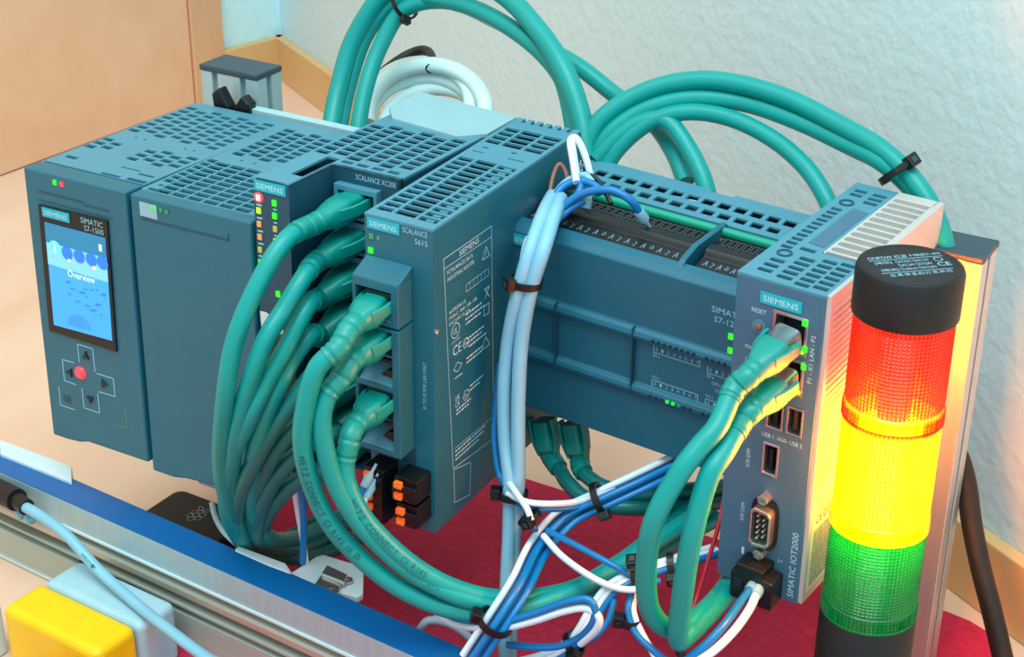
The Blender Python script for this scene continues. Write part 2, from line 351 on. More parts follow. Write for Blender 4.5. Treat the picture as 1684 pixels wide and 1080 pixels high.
m = MB(); m.box(9, 39, -.25, 0, 137.4, 138.2); m.box(39, 55, -.25, 0, 136.3, 137); m.box(8, 57, -.25, 0, 133, 133.4); m.build('cover_groove', 'housing_dark', cpu)
bz = MB().prism([(8.6,131),(54.4,132),(52.6,61),(6.6,61.5)], -1.2, 0, 'xz').build('display_bezel', 'black', cpu, bevel=.5)
sc_ = MB().prism([(12.4,122.5),(52.3,122.5),(50.6,67),(11,66)], -1.4, -1.15, 'xz').build('screen', 'screen_blue', bz)
f = MP['front'](-1.45)
MB().prism([(12.4,122.5),(52.3,122.5),(52.0,112),(12.0,112)], -1.6, -1.4, 'xz').build('screen_header', 'screen_teal', bz)
MB().prism([(12.1,112),(52.0,112),(51.8,99),(11.8,100)], -1.55, -1.4, 'xz').build('screen_bar', 'screen_pale', bz)
m = MB()
for k, x in enumerate((26, 34, 42, 49.3)): disc(m, x, 109, 3.7, MP['front'](-1.6))
m.build('menu_icons', 'screen_deep', bz)
m = MB(); disc(m, 18, 110, 4, MP['front'](-1.6)); m.build('info_icon', 'screen_cyan', bz)
m = MB(); put(m, 'i', 17.3, 107.4, 1.3, 5.2, MP['front'](-1.8)); put(m, 'Overview', 25, 96.2, 18, 3.8, MP['front'](-1.6)); m.box(48, 49.8, -1.9, -1.7, 115, 118.5); m.build('screen_lettering', 'screen_white', bz)
m = MB(); random.seed(3)
for k in range(26):
    x = random.uniform(16, 48); z = random.uniform(78, 93)-(20-x*.3)*.0; l = random.uniform(1.2, 3.4)
    if x > 18+(92-z)*.8: m.prism([(x, z), (x+l, z), (x+l, z+.6), (x, z+.6)], -1.6, -1.45, 'xz')
m.build('screen_pattern', 'screen_deep', bz); m = MB(); m.add([(29+8*math.cos(k*.3142), -1.5, 69+7*math.sin(k*.3142)) for k in range(11)], [tuple(range(11))]); m.build('screen_dome', 'screen_mid', bz)
m = MB(); disc(m, 27, 105.3, .9, MP['front'](-1.8)); disc(m, 43.5, 105, 1.1, MP['front'](-1.8)); m.build('alarm_dot', 'led_pink', bz)
badge(cpu, 11.6, 125.6, 18, 4.8, y=-1.2)
m = MB(); put(m, 'SIMATIC', 37, 127.4, 14.4, 2.9, MP['front'](-1.25)); put(m, 'S7-1500', 39, 123.6, 12.6, 2.9, MP['front'](-1.25)); m.build('lettering', 'print_dim', cpu)
leds(cpu, [(21, 144.6, 'led_green'), (25.6, 144.6, 'led_glint_red')], wd=2.2, h=2.6)
m = MB(); f = MP['front'](0)
line(m, [(25,48),(25,58.2),(35.4,58.2),(35.4,45)], .5, f); line(m, [(21,46.6),(13,46.4),(13,34.2),(21,34)], .5, f)
line(m, [(36.5,44.6),(47.8,44.6),(47.8,34.4),(36.5,34.2)], .5, f); line(m, [(25,33),(25,21.7),(35.8,21.6),(35.8,33)], .5, f)
line(m, [(8.4,29.5),(8.2,18.6),(18.6,18.6)], .45, f); m.build('key_outlines', 'print_dim', cpu)
m = MB(); line(m, [(54.3,29.5),(54.1,17.7),(45.4,17.7)], .5, f); m.build('corner_mark', 'led_dim', cpu)
for tri in ([(27.8,51.5),(32.4,51.5),(30.2,55.6)], [(15.2,40.3),(19,42.8),(19,37.8)], [(43.8,39.8),(39.6,42.4),(39.6,37.4)], [(28,29.6),(32.6,29.6),(30.3,25.6)]):
    MB().prism(tri, -.8, 0, 'xz').build('arrow_key', 'black', cpu, bevel=.15)
MB().box(10.8, 15.6, -.3, 0, 21.6, 25.4).build('key_patch', 'housing_dark', cpu)
MB().lathe((25.2, 0, 42), [(3.5, 0), (3.5, .6), (2.9, 1.4), (1.4, 1.9)], 24, (0,-1,0)).build('red_reflection', 'led_glint_red', cpu, smooth=True)  # red reflection between the keys, built as a raised glowing dot

# ------------------------------------------------------------ module 2: plain wide module
ps = thing('power_module', (67.07, -3.53, -13.62), 'plain wide blue-grey module with open top grid right of the display controller', 'module', (-.02092, .00391, .03422))
H = 151.1
shell(ps, 71.5, 129, H, 10, 'front_teal', x0=.6)
rect = hgrid(8, 70, 9, 60, 9.4, 5.6, 8.2, 4.2)+hgrid(2, 7, 22, 60, 8, 5.6, 5, 4)+hgrid(6, 70, 71, 120, 8.4, 6.2, 6.6, 4.2, .5)+[(3, 8, 9, 12), (4, 7, 16, 18)]
rect += [(x, x+1.5, 65, 66.4) for x in (16, 24, 50, 58)]
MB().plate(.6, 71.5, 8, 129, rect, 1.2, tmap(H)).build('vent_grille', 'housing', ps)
MB().prism([(.3,-.6),(13.7,-.8),(21.7,.9),(45,2.7),(71.5,3),(71.5,H),(.3,H)], 0, 9, 'xz').build('front_cover', 'front_teal', ps, bevel=1.1, seg=3)
m = MB(); m.box(6, 58.5, -.3, 0, 139.4, 140.3); m.box(58.1, 58.5, -.3, 0, 139.4, 143); m.build('cover_groove', 'housing_dark', ps)
MB().prism([(6.2,148.5),(16.5,148.2),(16.5,141.2),(6.2,141.4)], -.3, 0, 'xz').build('info_label', 'plate_grey', ps)
leds(ps, [(14.8, 147, 'led_green'), (19.2, 146.6, 'led_dim'), (22.6, 146.4, 'led_dim')], wd=1.9, h=2)

# ------------------------------------------------------------ module 3: eight-port switch with recessed face
xc = thing('network_switch', (139.44, 1.33, 9.37), 'tall switch with two columns of lights and a recessed face full of green plugs', 'switch', (-.02325, .00189, .01198))
H = 149.3
b = MB(); b.box(.3, 1.8, 0, 112, 0, H-1.2); b.box(18.8, 20.2, 0, 34, 0, H); b.box(1.8, 18.8, 0, 1.5, 0, H); b.box(56.3, 57.8, 34, 111, 0, H-1.2); b.box(1.8, 56.3, 109, 111, 0, H-1.2); b.box(1.8, 56.3, 20, 109, 0, 1.5); b.box(1.8, 18.8, 1.5, 20, 0, 1.5)
b.build('housing', 'housing_dark', xc)
MB().box(1.8, 56.3, 36, 109, H-11, H-10).build('vent_shade_sheet', 'inner_dark', xc)  # near-black sheet gives the vent holes their shade
rect = hgrid(2, 56, 44, 98, 9.1, 6.4, 7.3, 4.7, .5)+hgrid(21, 55, 38.5, 43, 8.6, 9, 6.2, 3.2)+[(11.5, 18.6, 14, 42)]
MB().plate(.3, 20.2, 0, 34, [(11.5, 18.2, 13, 42)], 1.2, tmap(H)).plate(.3, 57.8, 34, 101, rect, 1.2, tmap(H)).prism([(.3,101),(57.8,101),(57.8,111),(46,102.2),(6,109),(.3,122)], H-1.2, H, 'xy').build('vent_grille', 'housing', xc)
MB().box(11.5, 18.2, 13, 34, H-5, H-4).build('slot_floor', 'housing_dark', xc)
badge(xc, 1, 143.7, 17.6, 5)
leds(xc, [(2.9,140.2,'led_pink'),(2.9,133.9,'led_lime'),(2.8,127.3,'led_amber'),(2.8,121,'led_amber'),(2.6,114.6,'led_olive'),(2.5,108.2,'led_green'),(2.5,101.5,'led_green'),
          (12,139.4,'led_green'),(11.9,133.2,'led_green'),(11.9,126.8,'led_olive'),(11.9,120.6,'led_yellow'),(11.9,114,'led_green'),(11.9,94.5,'led_green')], wd=2.4, h=3)
MB().lathe((2.9, .0, 140.2), [(2.6, 0), (2.4, .3)], 20, (0,-1,0)).build('light_halo', 'led_glint_red', xc, smooth=True)
m = MB(); f = MP['front'](0)
for z in (136.6, 130.2, 123.8, 117.6, 111.4, 105): m.box(1.6, 4.6, -.15, 0, z-.4, z+.4)
for z in (136.2, 129.8, 123.5, 117.1): m.box(11, 13, -.15, 0, z-.3, z+.3)
m.build('light_captions', 'print_dim', xc)
MB().prism([(.8,83),(4,83.2),(10,81),(14,81.6),(14,74.4),(10,73.8),(1.2,75.4)], -.4, 0, 'xz').build('white_label', 'paper', xc)
MB().box(.6, 19.8, -.2, 0, 2, 72).build('lower_panel', 'black_soft', xc)
# recessed port face
PZ = [134-17.4*k for k in range(8)]
MB().plate(20.2, 57.8, 1.5, H, [(24, 46, z-7, z+7) for z in PZ], 2, fmap(34)).build('port_face', 'housing_dark', xc)
for z in PZ: MB().plate(23, 47, z-8, z+8, [(25, 45, z-6.2, z+5.2)], 6, fmap(30)).build('port_frame', 'housing', xc, bevel=.3)
MB().box(21, 56, 38, 40, 2, 146).build('port_shade_back', 'black', xc)  # black sheet stands for the shade inside the port openings
m = MB(); put(m, 'SCALANCE XC208', 33, 144.6, 22, 2.6, MP['front'](34)); m.build('lettering', 'print_dim', xc)
o = MB()
pts = [at(u, v, z=158) for u, v in ((640,176),(690,150),(850,192),(802,219),(750,223),(645,193))]
o.prism([(p.x, p.y) for p in pts], 155.5, 158, 'xy'); o.box(138, 142, 118, 134, 135, 155.5); o.box(180, 190, 118, 134, 135, 155.5)
o = o.build('adapter_plate', 'plate_grey', bevel=.4); tag(o, 'pale grey adapter plate with cut corners lying behind the eight-port switch', 'bracket')

# ------------------------------------------------------------ module 4: slim security router
sc = thing('security_router', (201.31, 3.2, 1.71), 'slim tall router with printed side label and orange terminal levers', 'router', (.02124, .02201, .02105))
H = 155.5; WX = 34.9
shell(sc, WX, 136.4, H, 0, 'front_teal', 'inner_dark')
rect = []
for k in range(13):
    y = 6+k*5.6
    rect += [(2, 9.6, y, y+4), (11.2, 21.6, y+.3, y+4.8), (23.2, 32.6, y, y+4)]
for k in range(4):
    y = 99+k*6; rect += [(2, 9.6, y, y+4.4), (11.2, 21.6, y, y+5), (23.2, 32.6, y, y+4.4)]
rect += [(3, 9, 86, 87), (22, 31, 86, 87), (5, 8, 92, 93.5), (20, 23, 93, 94.5)]+[(4+k*5, 6+k*5, 131, 136.4) for k in range(6)]
MB().plate(0, WX, 0, 136.4, rect, 1.2, tmap(H)).build('vent_grille', 'housing', sc)
m = MB()
for k in range(13):
    y = 6+k*5.6; m.box(5.2, 9.6, y, y+1.8, H-2.4, H-.8); m.box(26, 30, y+2.1, y+4, H-2.4, H-.8)
m.build('grille_tabs', 'housing', sc)
badge(sc, 1.5, 149, 16.6, 5)
m = MB(); f = MP['front'](0); put(m, 'SCALANCE', 19.6, 151, 12.6, 2.6, f); put(m, 'S615', 25.8, 146.8, 6.4, 2.6, f); put(m, 'F', 6.6, 144, .9, 1.8, f)
put(m, 'P1 TO P5 FOR LAN ONLY', 31, 66, 24, 1.9, f, 90); put(m, 'US', 9, 41, 2.4, 1.6, f); put(m, 'X1', 16.5, 40.6, 2.4, 1.6, f)
m.build('lettering', 'print_dim', sc)
leds(sc, [(3.6,145.2,'led_dim'),(3,138.3,'led_green'),(2.8,131.6,'led_dim')], wd=2.4, h=2.8)
# port block with five openings
PS = [119.5, 102.5, 87.0, 70.5, 55.0]
ph = MB(); ph.plate(.6, 24.5, 109.8, 131, [(2.4, 20.6, 111.6, 126.5)], 12, fmap(-12)); ph.plate(.6, 24.5, 43.5, 108.8, [(2.4, 20.6, 79.6, 107), (2.4, 20.6, 46, 77)], 12, fmap(-12))
ph.prism([(0,131),(0,136),(-12,131)], .6, 24.5, 'yz'); ph.build('port_block', 'front_teal', sc, bevel=.5)
MB().box(2.2, 22, -1.5, -.2, 45.5, 128).build('port_shade_back', 'black', sc)  # black back panel paints the ports dark inside; contacts are not modelled
for z in PS: MB().box(7, 20.4, -11.4, -2, z+4.2, z+6.2).build('port_lip', 'black_soft', sc, bevel=.3)
for z0 in (111.8, 79.8, 46.2): MB().prism([(-11.4, z0), (-2, z0+7), (-2, z0)], 2.6, 20.4, 'yz').build('port_shelf', 'housing', sc)
for z in (95, 62): MB().prism([(-10.5, z), (-2, z+1.5), (-2, z-1.5), (-10.5, z-1.2)], 2.6, 20.4, 'yz').build('port_divider', 'front_teal', sc)
for z in (87, 55): MB().prism([(12, z-4.4), (20.4, z-7), (20.4, z-1.5), (16, z-1)], -8, -2.2, 'xz').build('contact_ramp', 'black', sc, bevel=.4)
MB().box(1, 25, -.2, 0, 34, 44).build('caption_panel', 'housing_dark', sc)
def term(x0, x1, z0, z1, rows, cols):
    t_ = MB().box(x0, x1, -12, 0, z0, z1).box(x0, x1, -14, -12, z0+1, z1-3).build('terminal_block', 'black', sc, bevel=.4)
    dz = (z1-z0-6)/max(1, rows-1) if rows > 1 else 0
    for i in range(rows):
        for j in range(cols):
            x = x0+2+j*4.2; z = z0+2.4+i*dz; MB().box(x, x+4, -16, -13.6, z, z+3).box(x+1.2, x+4.8, -17, -16, z+.6, z+2.2).build('release_lever', 'orange', t_, bevel=.2)
term(4, 15, 5, 34, 5, 1); term(20.5, 33, 22, 34, 2, 1); term(21.5, 33, 8.5, 20, 2, 1)
# right side print
m = MB(); r = MP['right'](WX)
m.build('front_lettering', 'print_dim', sc) if False else None; line(m, [(8.3,138.4),(49.6,138.2),(54,23.4),(16,27)], .35, r, closed=True); line(m, [(8.4,133.6),(50,132.8)], .3, r)
put(m, 'SIEMENS', 21.5, 134.4, 17, 2.8, r); put(m, 'SCALANCE S615', 11, 129.6, 22, 2, r, -.6); put(m, 'INDUSTRIAL ROUTER', 11.4, 126, 23, 2, r, -.6)
line(m, [(41.5,124.5),(48,124.2),(44.8,130)], .4, r, closed=True); put(m, '!', 44.5, 125.3, .5, 2.6, r)
for k in range(6): line(m, [(27.5+k*3.3,114.5),(30.8+k*3.3,114.4),(30.8+k*3.3,118),(27.5+k*3.3,118.1)], .25, r, closed=True)
put(m, '6GK5615', 13, 109.4, 14, 1.8, r); put(m, 'MAC 00-1B-1B', 13, 106.4, 24, 1.7, r); put(m, 'DC24V 0.2A', 13, 103.4, 18, 1.7, r)
ring(m, 18.3, 99, 3.6, .4, r); put(m, 'UL', 16.4, 97.4, 3.6, 3.2, r); put(m, 'US LISTED', 15, 93.3, 7, 1.2, r)
for k, (a, bb, zz) in enumerate(((27,42,103),(27,44,100.6),(27,41,98.2),(28,44,90),(28,42,87.8),(30,46,85.4),(28,42,80),(28,42,77.8),(31,43,64),(31,40,61.8),(19,32,57),(19,30,55),(18,46,35.2),(18,44,32.9),(18,40,30.6))):
    x = a
    while x < bb: l = random.uniform(1, 3); line(m, [(x, zz), (min(bb, x+l), zz)], .9, r); x += l+.6
put(m, 'CE', 16, 86.5, 7.4, 5, r); ring(m, 27.4, 88.6, 2.7, .4, r, 6); put(m, 'Ex', 26, 87.4, 2.8, 2.2, r)
line(m, [(41.5,78),(49,77.8),(45.3,83.5)], .4, r, closed=True); line(m, [(16.5,79.5),(20,82),(24,79.5),(20,77)], .35, r, closed=True); line(m, [(17.5,74.5),(24,74.3)], .6, r)
line(m, [(44,108.5),(48,103.5)], .4, r); line(m, [(48,108.5),(44,103.5)], .4, r); line(m, [(43.6,108.7),(48.4,108.5)], .5, r)
line(m, [(43.5,95),(48,95),(48,100),(43.5,100)], .4, r, closed=True)
put(m, 'UK', 18, 62, 4, 2.8, r); put(m, 'CA', 18, 58.6, 4, 2.8, r); ring(m, 27.8, 61, 2.8, .4, r, 6); put(m, 'Ex', 26.4, 59.8, 2.8, 2.2, r)
line(m, [(17,37.2),(52.6,36.4)], .3, r); line(m, [(16.6,26),(32,21.8),(31.6,3.6),(17.4,7.2)], .35, r, closed=True)
m.build('side_print', 'print', sc)
MB().lathe((WX, 2.2, 105.6), [(1.5, 0), (1.5, .8), (.9, 1.2)], 16, (1,0,0)).build('side_screw', 'steel', sc, smooth=True)

# ------------------------------------------------------------ module 5: long compact controller
PQ = (226.72, 79.91, 34.98, 0.07624, 0.03661, -0.03336)
plc = thing('compact_controller', PQ[:3], 'long compact controller with open terminal strip and rows of small lights', 'controller', PQ[3:])
WP = 124
ribs = [(0,0), (0,28), (-2.2,30), (-3,32.5), (-2.4,34.6), (0,35.6), (0,58.4), (-2.4,59.6), (-3,61.8), (-2.2,64), (-.4,65), (0,66), (0,95.5), (3,98.6), (8.5,99.4), (8.5,72), (3,72), (3,0)]
MB().prism(ribs, 0, WP, 'yz').build('front_cover', 'plc_teal', plc, bevel=.5)
for x in (32.3, 73.3): MB().box(x-.3, x+.3, -3.3, 0, 30, 65.6).build('cover_joint', 'housing_dark', plc)
MB().box(0, 1.5, 3, 75, 0, 92).box(WP-1.5, WP, 3, 75, 0, 92).box(1.5, WP-1.5, 73, 75, 0, 98).box(1.5, WP-1.5, 3, 75, 0, 1.5).box(1.5, WP-1.5, 20, 73, 60, 62).build('housing', 'housing_dark', plc)
MB().prism([(8.5,99.4),(3,98),(3,80),(50,80),(50,100),(30,102)], 0, 2, 'yz').build('side_wing', 'plc_teal', plc)
rect = hgrid(4, 122, 64, 70, 8.4, 9, 5.8, 5.8)+hgrid(17, 118, 54.5, 60, 8.4, 9, 5.8, 5.2)
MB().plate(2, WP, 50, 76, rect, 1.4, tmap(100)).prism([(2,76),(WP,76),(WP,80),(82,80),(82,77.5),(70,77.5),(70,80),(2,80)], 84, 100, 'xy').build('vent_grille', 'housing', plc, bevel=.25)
MB().box(2, WP, 50, 51.4, 84, 98.6).build('grille_lip', 'plc_teal', plc)
MB().box(2, WP, 52, 75, 88, 90).build('vent_shade_sheet', 'inner_dark', plc)  # navy sheet stands for the darkness below the grille holes
MB().lathe((3, 46.2, 98.4), [(2.2, 0), (2.2, WP-5)], 14, (1,0,0)).build('light_guide', 'pcb_green', plc, smooth=True)
MB().box(3, WP-1, 41.5, 49, 93, 96).build('guide_tray', 'alu_groove', plc)
def tblock(x0, x1, n):
    t_ = MB().prism([(9,80),(9,96.6),(20.5,98.2),(22,100.2),(30,100.2),(31,98),(41,98),(41,80)], x0, x1, 'yz').build('terminal_strip', 'black', plc, bevel=.3)
    MB().prism([(22.5,100.1),(23.5,100.8),(28.6,100.8),(29.6,100.1)], x0, x1, 'yz').build('strip_ridge', 'black', t_)
    dx = (x1-x0-4)/n; g = MB()
    for k in range(n):
        x = x0+2+dx*k
        MB().plate(x+.3, x+dx-.3, 33, 40.4, [(x+1, x+dx-1, 34, 39.4)], .8, tmap(98.7)).build('wire_clamp', 'steel_dark', t_)
        x += dx*.5; mp_ = lambda u, v, w: (u, v, 96.7+(v-9)*.14+w)
        if k % 2 == 0: line(g, [(x-.8, 13.4), (x+.2, 17.6)], .4, mp_); line(g, [(x+.2, 17.6), (x+.9, 13.8)], .4, mp_); line(g, [(x-.9, 15), (x+.8, 15.3)], .35, mp_)
        elif k % 3 == 0: ring(g, x, 15.6, .8, .4, mp_, 8); line(g, [(x-.6, 17.6), (x+.8, 16.8)], .35, mp_)
        else: line(g, [(x-.7, 17), (x+.7, 16.2), (x-.5, 14.2)], .4, mp_); line(g, [(x-.8, 13.6), (x+.7, 13.9)], .3, mp_)
    g.build('terminal_marks', 'print_term', t_)
tblock(5, 88, 19); tblock(95, WP-1, 7)
MB().prism([(3,98),(8.5,101),(20,103),(50,101),(50,84),(8.5,84)], 89.5, 92.5, 'yz').build('divider', 'plc_teal', plc, bevel=.4)
b = badge(plc, 5, 89, 18, 5.4)
m = MB(); f = MP['front'](0); put(m, 'SIMATIC', 110.5, 84.6, 16.5, 3, f); put(m, 'S7-1200', 112, 79.8, 14, 3, f); put(m, 'CPU 1215C', 113, 47, 11, 1.9, f); put(m, 'DC/DC/DC', 115, 43.8, 9, 1.9, f)
for x0, x1, n, z in ((83, 106.5, 8, 55.4), (110.5, 122.5, 4, 53.6)):
    line(m, [(x0, z+2.6), (x0, z-1), (x1, z-1), (x1, z+2.6)], .35, f)
    for k in range(n): put(m, str(k), x0+1+k*3, z, 1, 1.8, f)
    put(m, 'DI a', x0, z-3.4, 3.4, 1.8, f)
for x0, x1, n, z in ((83, 106.5, 8, 36.8), (110.5, 122.5, 4, 36)):
    line(m, [(x0, z-1), (x0, z+2.6), (x1, z+2.6), (x1, z-1)], .35, f)
    for k in range(n): put(m, str(k), x0+1+k*3, z, 1, 1.8, f)
    put(m, 'DQ a', x0, z+3.4, 3.6, 1.8, f)
m.build('lettering', 'print_dim', plc)
for k in range(8): leds(plc, [(84+k*2.95, 62.2, 'led_off')], y=-3, wd=1.5, h=1.5)
for k in range(4): leds(plc, [(111+k*2.95, 62.0, 'led_off')], y=-3, wd=1.5, h=1.5)
for k in range(8): leds(plc, [(84+k*2.95, 32.4, 'led_green' if k in (3, 4) else 'led_dim' if k == 5 else 'led_off')], y=-3, wd=1.5, h=1.5)
for k in range(4): leds(plc, [(111+k*2.95, 32.4, 'led_off')], y=-3, wd=1.5, h=1.5)
leds(plc, [(120.6, 75, 'led_green'), (120.8, 67.8, 'led_green')], wd=2.3, h=3); leds(plc, [(4.6, 61.2, 'led_green')], y=-3, wd=2.2, h=3)

# ------------------------------------------------------------ module 6: small gateway computer with heatsink
iot = thing('gateway_computer', (362.26, 42.63, .96), 'small blue-grey gateway computer with metal heatsink beside the stack light', 'computer', (.03336, .01156, -.08766))
H = 151.7
op = [(17.6, 33, 122, 139.6), (19.4, 33, 103, 120), (18.2, 26, 84, 96.8), (27.4, 35, 84, 97.6), (18.2, 25.2, 61, 76.4)]
MB().plate(0, 40, 0, H-1.2, op, 1.6, fmap(0)).box(0, 1.5, 1.6, 112, 3, H-1.2).box(1.5, 38.5, 110.5, 112, 0, H-1.2).box(1.5, 38.5, 1.6, 110.5, 0, 1.5).build('housing', 'slate', iot, bevel=.5)
MB().box(2, 38, 9, 11, 5, 145).build('port_backing', 'inner_dark', iot); MB().box(1.5, 38.5, 11, 109, H-9, H-8).build('vent_shade_sheet', 'inner', iot)  # sheet under the top slots carries their shade in its colour
rect = hgrid(5.5, 13, 6, 20, 8, 5.4, 6.5, 3, 0)+hgrid(15, 22, 4.5, 30, 8, 5, 6.8, 3)+hgrid(24, 38.5, 2.5, 34, 7.6, 5, 6.4, 3, .3)
rect += hgrid(3.2, 8.2, 31, 84, 6, 4.7, 5, 2.9)+hgrid(10.5, 13, 8, 20, 4, 5.4, 2.6, 3)+[(12, 18.5, 92, 95), (12, 18.5, 97, 100), (12, 18.5, 102, 105), (3.2, 9, 97, 100), (3.2, 9, 102, 105)]+[(11, 18, 33, 36)]
MB().plate(0, 40, 0, 35, rect, 1.2, tmap(H)).plate(0, 20.5, 35, 112, rect, 1.2, tmap(H)).build('vent_grille', 'housing', iot)
m = MB(); m.prism([(11.5,41),(19,40),(19,83),(11.5,84)], H-.2, H+.3, 'xy'); m.build('top_panel', 'slate', iot)
for cx, cy in ((8, 26), (6.5, 88)):
    ringm = MB(); ringm.lathe((cx, cy, H), [(3.4, 0), (3.4, .5), (2.4, .5), (2.4, 0)], 20, cap=False); ringm.build('screw_ring', 'housing_dark', iot, smooth=True)
badge(iot, 11.4, 141, 18.6, 5)
m = MB(); f = MP['front'](0)
put(m, 'RESET', 7.8, 135.7, 6.6, 2, f); put(m, 'PWR', 6.2, 118, 4.6, 1.8, f); put(m, 'STAT', 6.4, 112, 5, 1.8, f); put(m, 'USER', 8.6, 82.4, 5.4, 1.9, f)
put(m, 'USB 1 -X60- USB 2', 17, 79.2, 18.6, 2, f, .5); put(m, 'X70 DPP', 12.2, 61, 9.5, 1.7, f, 90); put(m, 'X30 COM', 11.4, 33, 9.5, 1.7, f, 90)
put(m, 'P1 - X1 LAN - P2', 37, 111, 22, 1.9, f, 90); put(m, 'SIMATIC IOT2000', 38, 3, 34, 2.9, f, 90, shear=-.0); m.box(11.6, 12.8, -.2, 0, 16, 19.5); put(m, 'L+', 29.6, 19, 2, 1.8, f)
m.build('lettering', 'print', iot)
MB().lathe((11.6, 0, 129.8), [(3, 0), (3, .35), (1.7, .35), (1.7, .1)], 24, (0,-1,0)).build('reset_rim', 'housing', iot, smooth=True)
MB().lathe((11.6, 0, 129.8), [(1.5, 0), (1.5, 1), (1, 1.3)], 20, (0,-1,0)).build('reset_button', 'brown_wire', iot, smooth=True)
for z0, z1 in ((122, 139.6), (103, 120)):
    MB().plate(17.6, 33.4, z0, z1, [(19, 32, z0+1.4, z1-1.6)], 8, fmap(-.3)).build('network_port', 'steel', iot, bevel=.2)
    leds(iot, [(31.8, z0+2.2, 'led_lime')], y=-.3, wd=1.6, h=1.6)
leds(iot, [(32, 137.6, 'led_green'), (33, 126, 'led_green'), (33.2, 118, 'led_green')], y=-.4, wd=2.2, h=2.6)
for x0, x1, z0, z1, mm in ((18.2, 26, 84, 96.8, 'black'), (27.4, 35, 84, 97.6, 'brown_dark')):
    u = MB().plate(x0, x1, z0, z1, [(x0+.9, x1-.9, z0+1, z1-1)], 8, fmap(-.4)).build('usb_port', 'steel', iot, bevel=.2)
    MB().box(x0+2.6, x0+4.6, 1.5, 8, z0+2, z1-2).build('port_tongue', mm, u)
    MB().box(x0+.9, x1-.9, 7.6, 8, z0+1, z1-1).build('port_back', mm, u)
u = MB().plate(17.8, 25.6, 60.6, 76.8, [(18.9, 24.5, 62, 75.4)], 7, fmap(-.5)).build('display_port', 'steel', iot, bevel=.4); MB().box(20.6, 22.2, 1, 6, 64, 73.4).build('port_tongue', 'black', u)
d = MB().loft([((21.6, 0, 36), Vector((1,0,0)), Vector((0,0,1)), 6.6, 13.2, .55), ((21.6, -1, 36), Vector((1,0,0)), Vector((0,0,1)), 6.6, 13.2, .55)], 28).build('serial_port', 'black', iot)
d2 = MB()
def dsh(k, y): return [(x*k, z*k) for x, z in ((-4.6,8.2),(-3,10),(3.6,9.2),(5,7.4),(5,-7.4),(3.6,-9.2),(-3,-10),(-4.6,-8.2))]
o1, i1 = dsh(1, 0), dsh(.82, 0); n = len(o1); vs = [(21.6+x, -1, 36+z) for x, z in o1]+[(21.6+x, -5.5, 36+z) for x, z in o1]+[(21.6+x, -5.5, 36+z) for x, z in i1]+[(21.6+x, -1, 36+z) for x, z in i1]
d2.add(vs, [(i+a*n, (i+1) % n+a*n, (i+1) % n+(a+1)*n, i+(a+1)*n) for a in range(3) for i in range(n)]); d2.build('connector_shell', 'steel', d, bevel=.3)
MB().prism([(21.6+x, 36+z) for x, z in i1], -2, -1, 'xz').build('connector_face', 'black', d)
for k in range(9):
    c_ = 5 if k < 5 else 4; j = k if k < 5 else k-5; MB().lathe((20.2 if k < 5 else 23, -2, 36+(j-(c_-1)/2)*2.9), [(.5, 0), (.5, 2.6), (.2, 3)], 8, (0,-1,0)).build('pin', 'solder_pin', d, smooth=True)
for z in (50.4, 21.6): MB().lathe((21.6, 0, z), [(2.7, 0), (2.7, 4.6), (1.5, 4.8), (1.5, 3)], 6, (0,-1,0)).build('hex_standoff', 'steel', iot, bevel=.15)
pb = MB().prism([(12.4,0),(32.6,0),(32.6,14),(28,14.5),(28,18.6),(14.5,18.6),(14.5,14.8),(12.4,14)], -11, 0, 'xz').build('power_plug', 'black', iot, bevel=.6)
MB().box(14.5, 18.5, -11.6, -11, 7, 11).build('plug_slot', 'inner_dark', pb)
# heatsink: finned body behind and a plain cheek on the right
hs = MB().box(20.8, 38.6, 36, 112, 4, H-3).box(40, 42.2, .4, 112, 1, H+.5).build('heatsink', 'heatsink', iot, bevel=.3)
MB().plate(20.8, 52, 35.6, 112, [], 1, tmap(H-6)) if False else None
for k in range(11):
    y = 37.2+k*6.15; a_r = 2.15; yc = y+1.8+a_r
    crescent = [(21.2, y+1.8)]+[(24.2-a_r*math.sin(math.radians(t)), yc-a_r*math.cos(math.radians(t))) for t in range(0, 181, 30)]+[(21.2, y+1.8+2*a_r)]
    MB().box(21.5, 40, y, y+1.8, H-9, H+.3).prism(crescent, H-6, H+.3, 'xy').build('fin', 'heatsink', hs)
MB().box(20.8, 22, 35.6, 112, H-9, H+.4).box(38.8, 40.2, 35.6, 112, H-9, H+.5).build('fin_border', 'heatsink', hs, bevel=.3)
MB().box(22, 40, 104.8, 112, H-9, H+.5).build('fin_end', 'heatsink', hs, bevel=.3)
lou = MB()
for k in range(16):
    z = 98+k*3.1; lou.prism([(3, z), (60, z+2), (60, z+3), (3, z+1)], 42.2, 42.7, 'yz')
lou.build('side_ribs', 'heatsink', hs)
MB().prism([(2.6,56),(23,58),(24,6),(4,5.5)], 42.2, 42.4, 'yz').build('rating_label', 'paper', iot)
m = MB(); r = MP['right'](42.4); random.seed(5)
for k in range(17):
    z = 36-k*1.7; x = 5; 
    while x < 21: l = random.uniform(1.5, 5); line(m, [(x, z), (min(21.5, x+l), z+.3)], .7, r); x += l+.6
put(m, 'CE', 6, 40, 6, 4, r); put(m, 'UL', 14, 41, 4.4, 3.6, r); ring(m, 16.2, 42.8, 3, .4, r); line(m, [(7,47),(12,47.4),(9.6,52)], .4, r, closed=True); line(m, [(15,48),(20,48.4),(17.6,53)], .4, r, closed=True)
m.build('label_print', 'print_dark', iot)

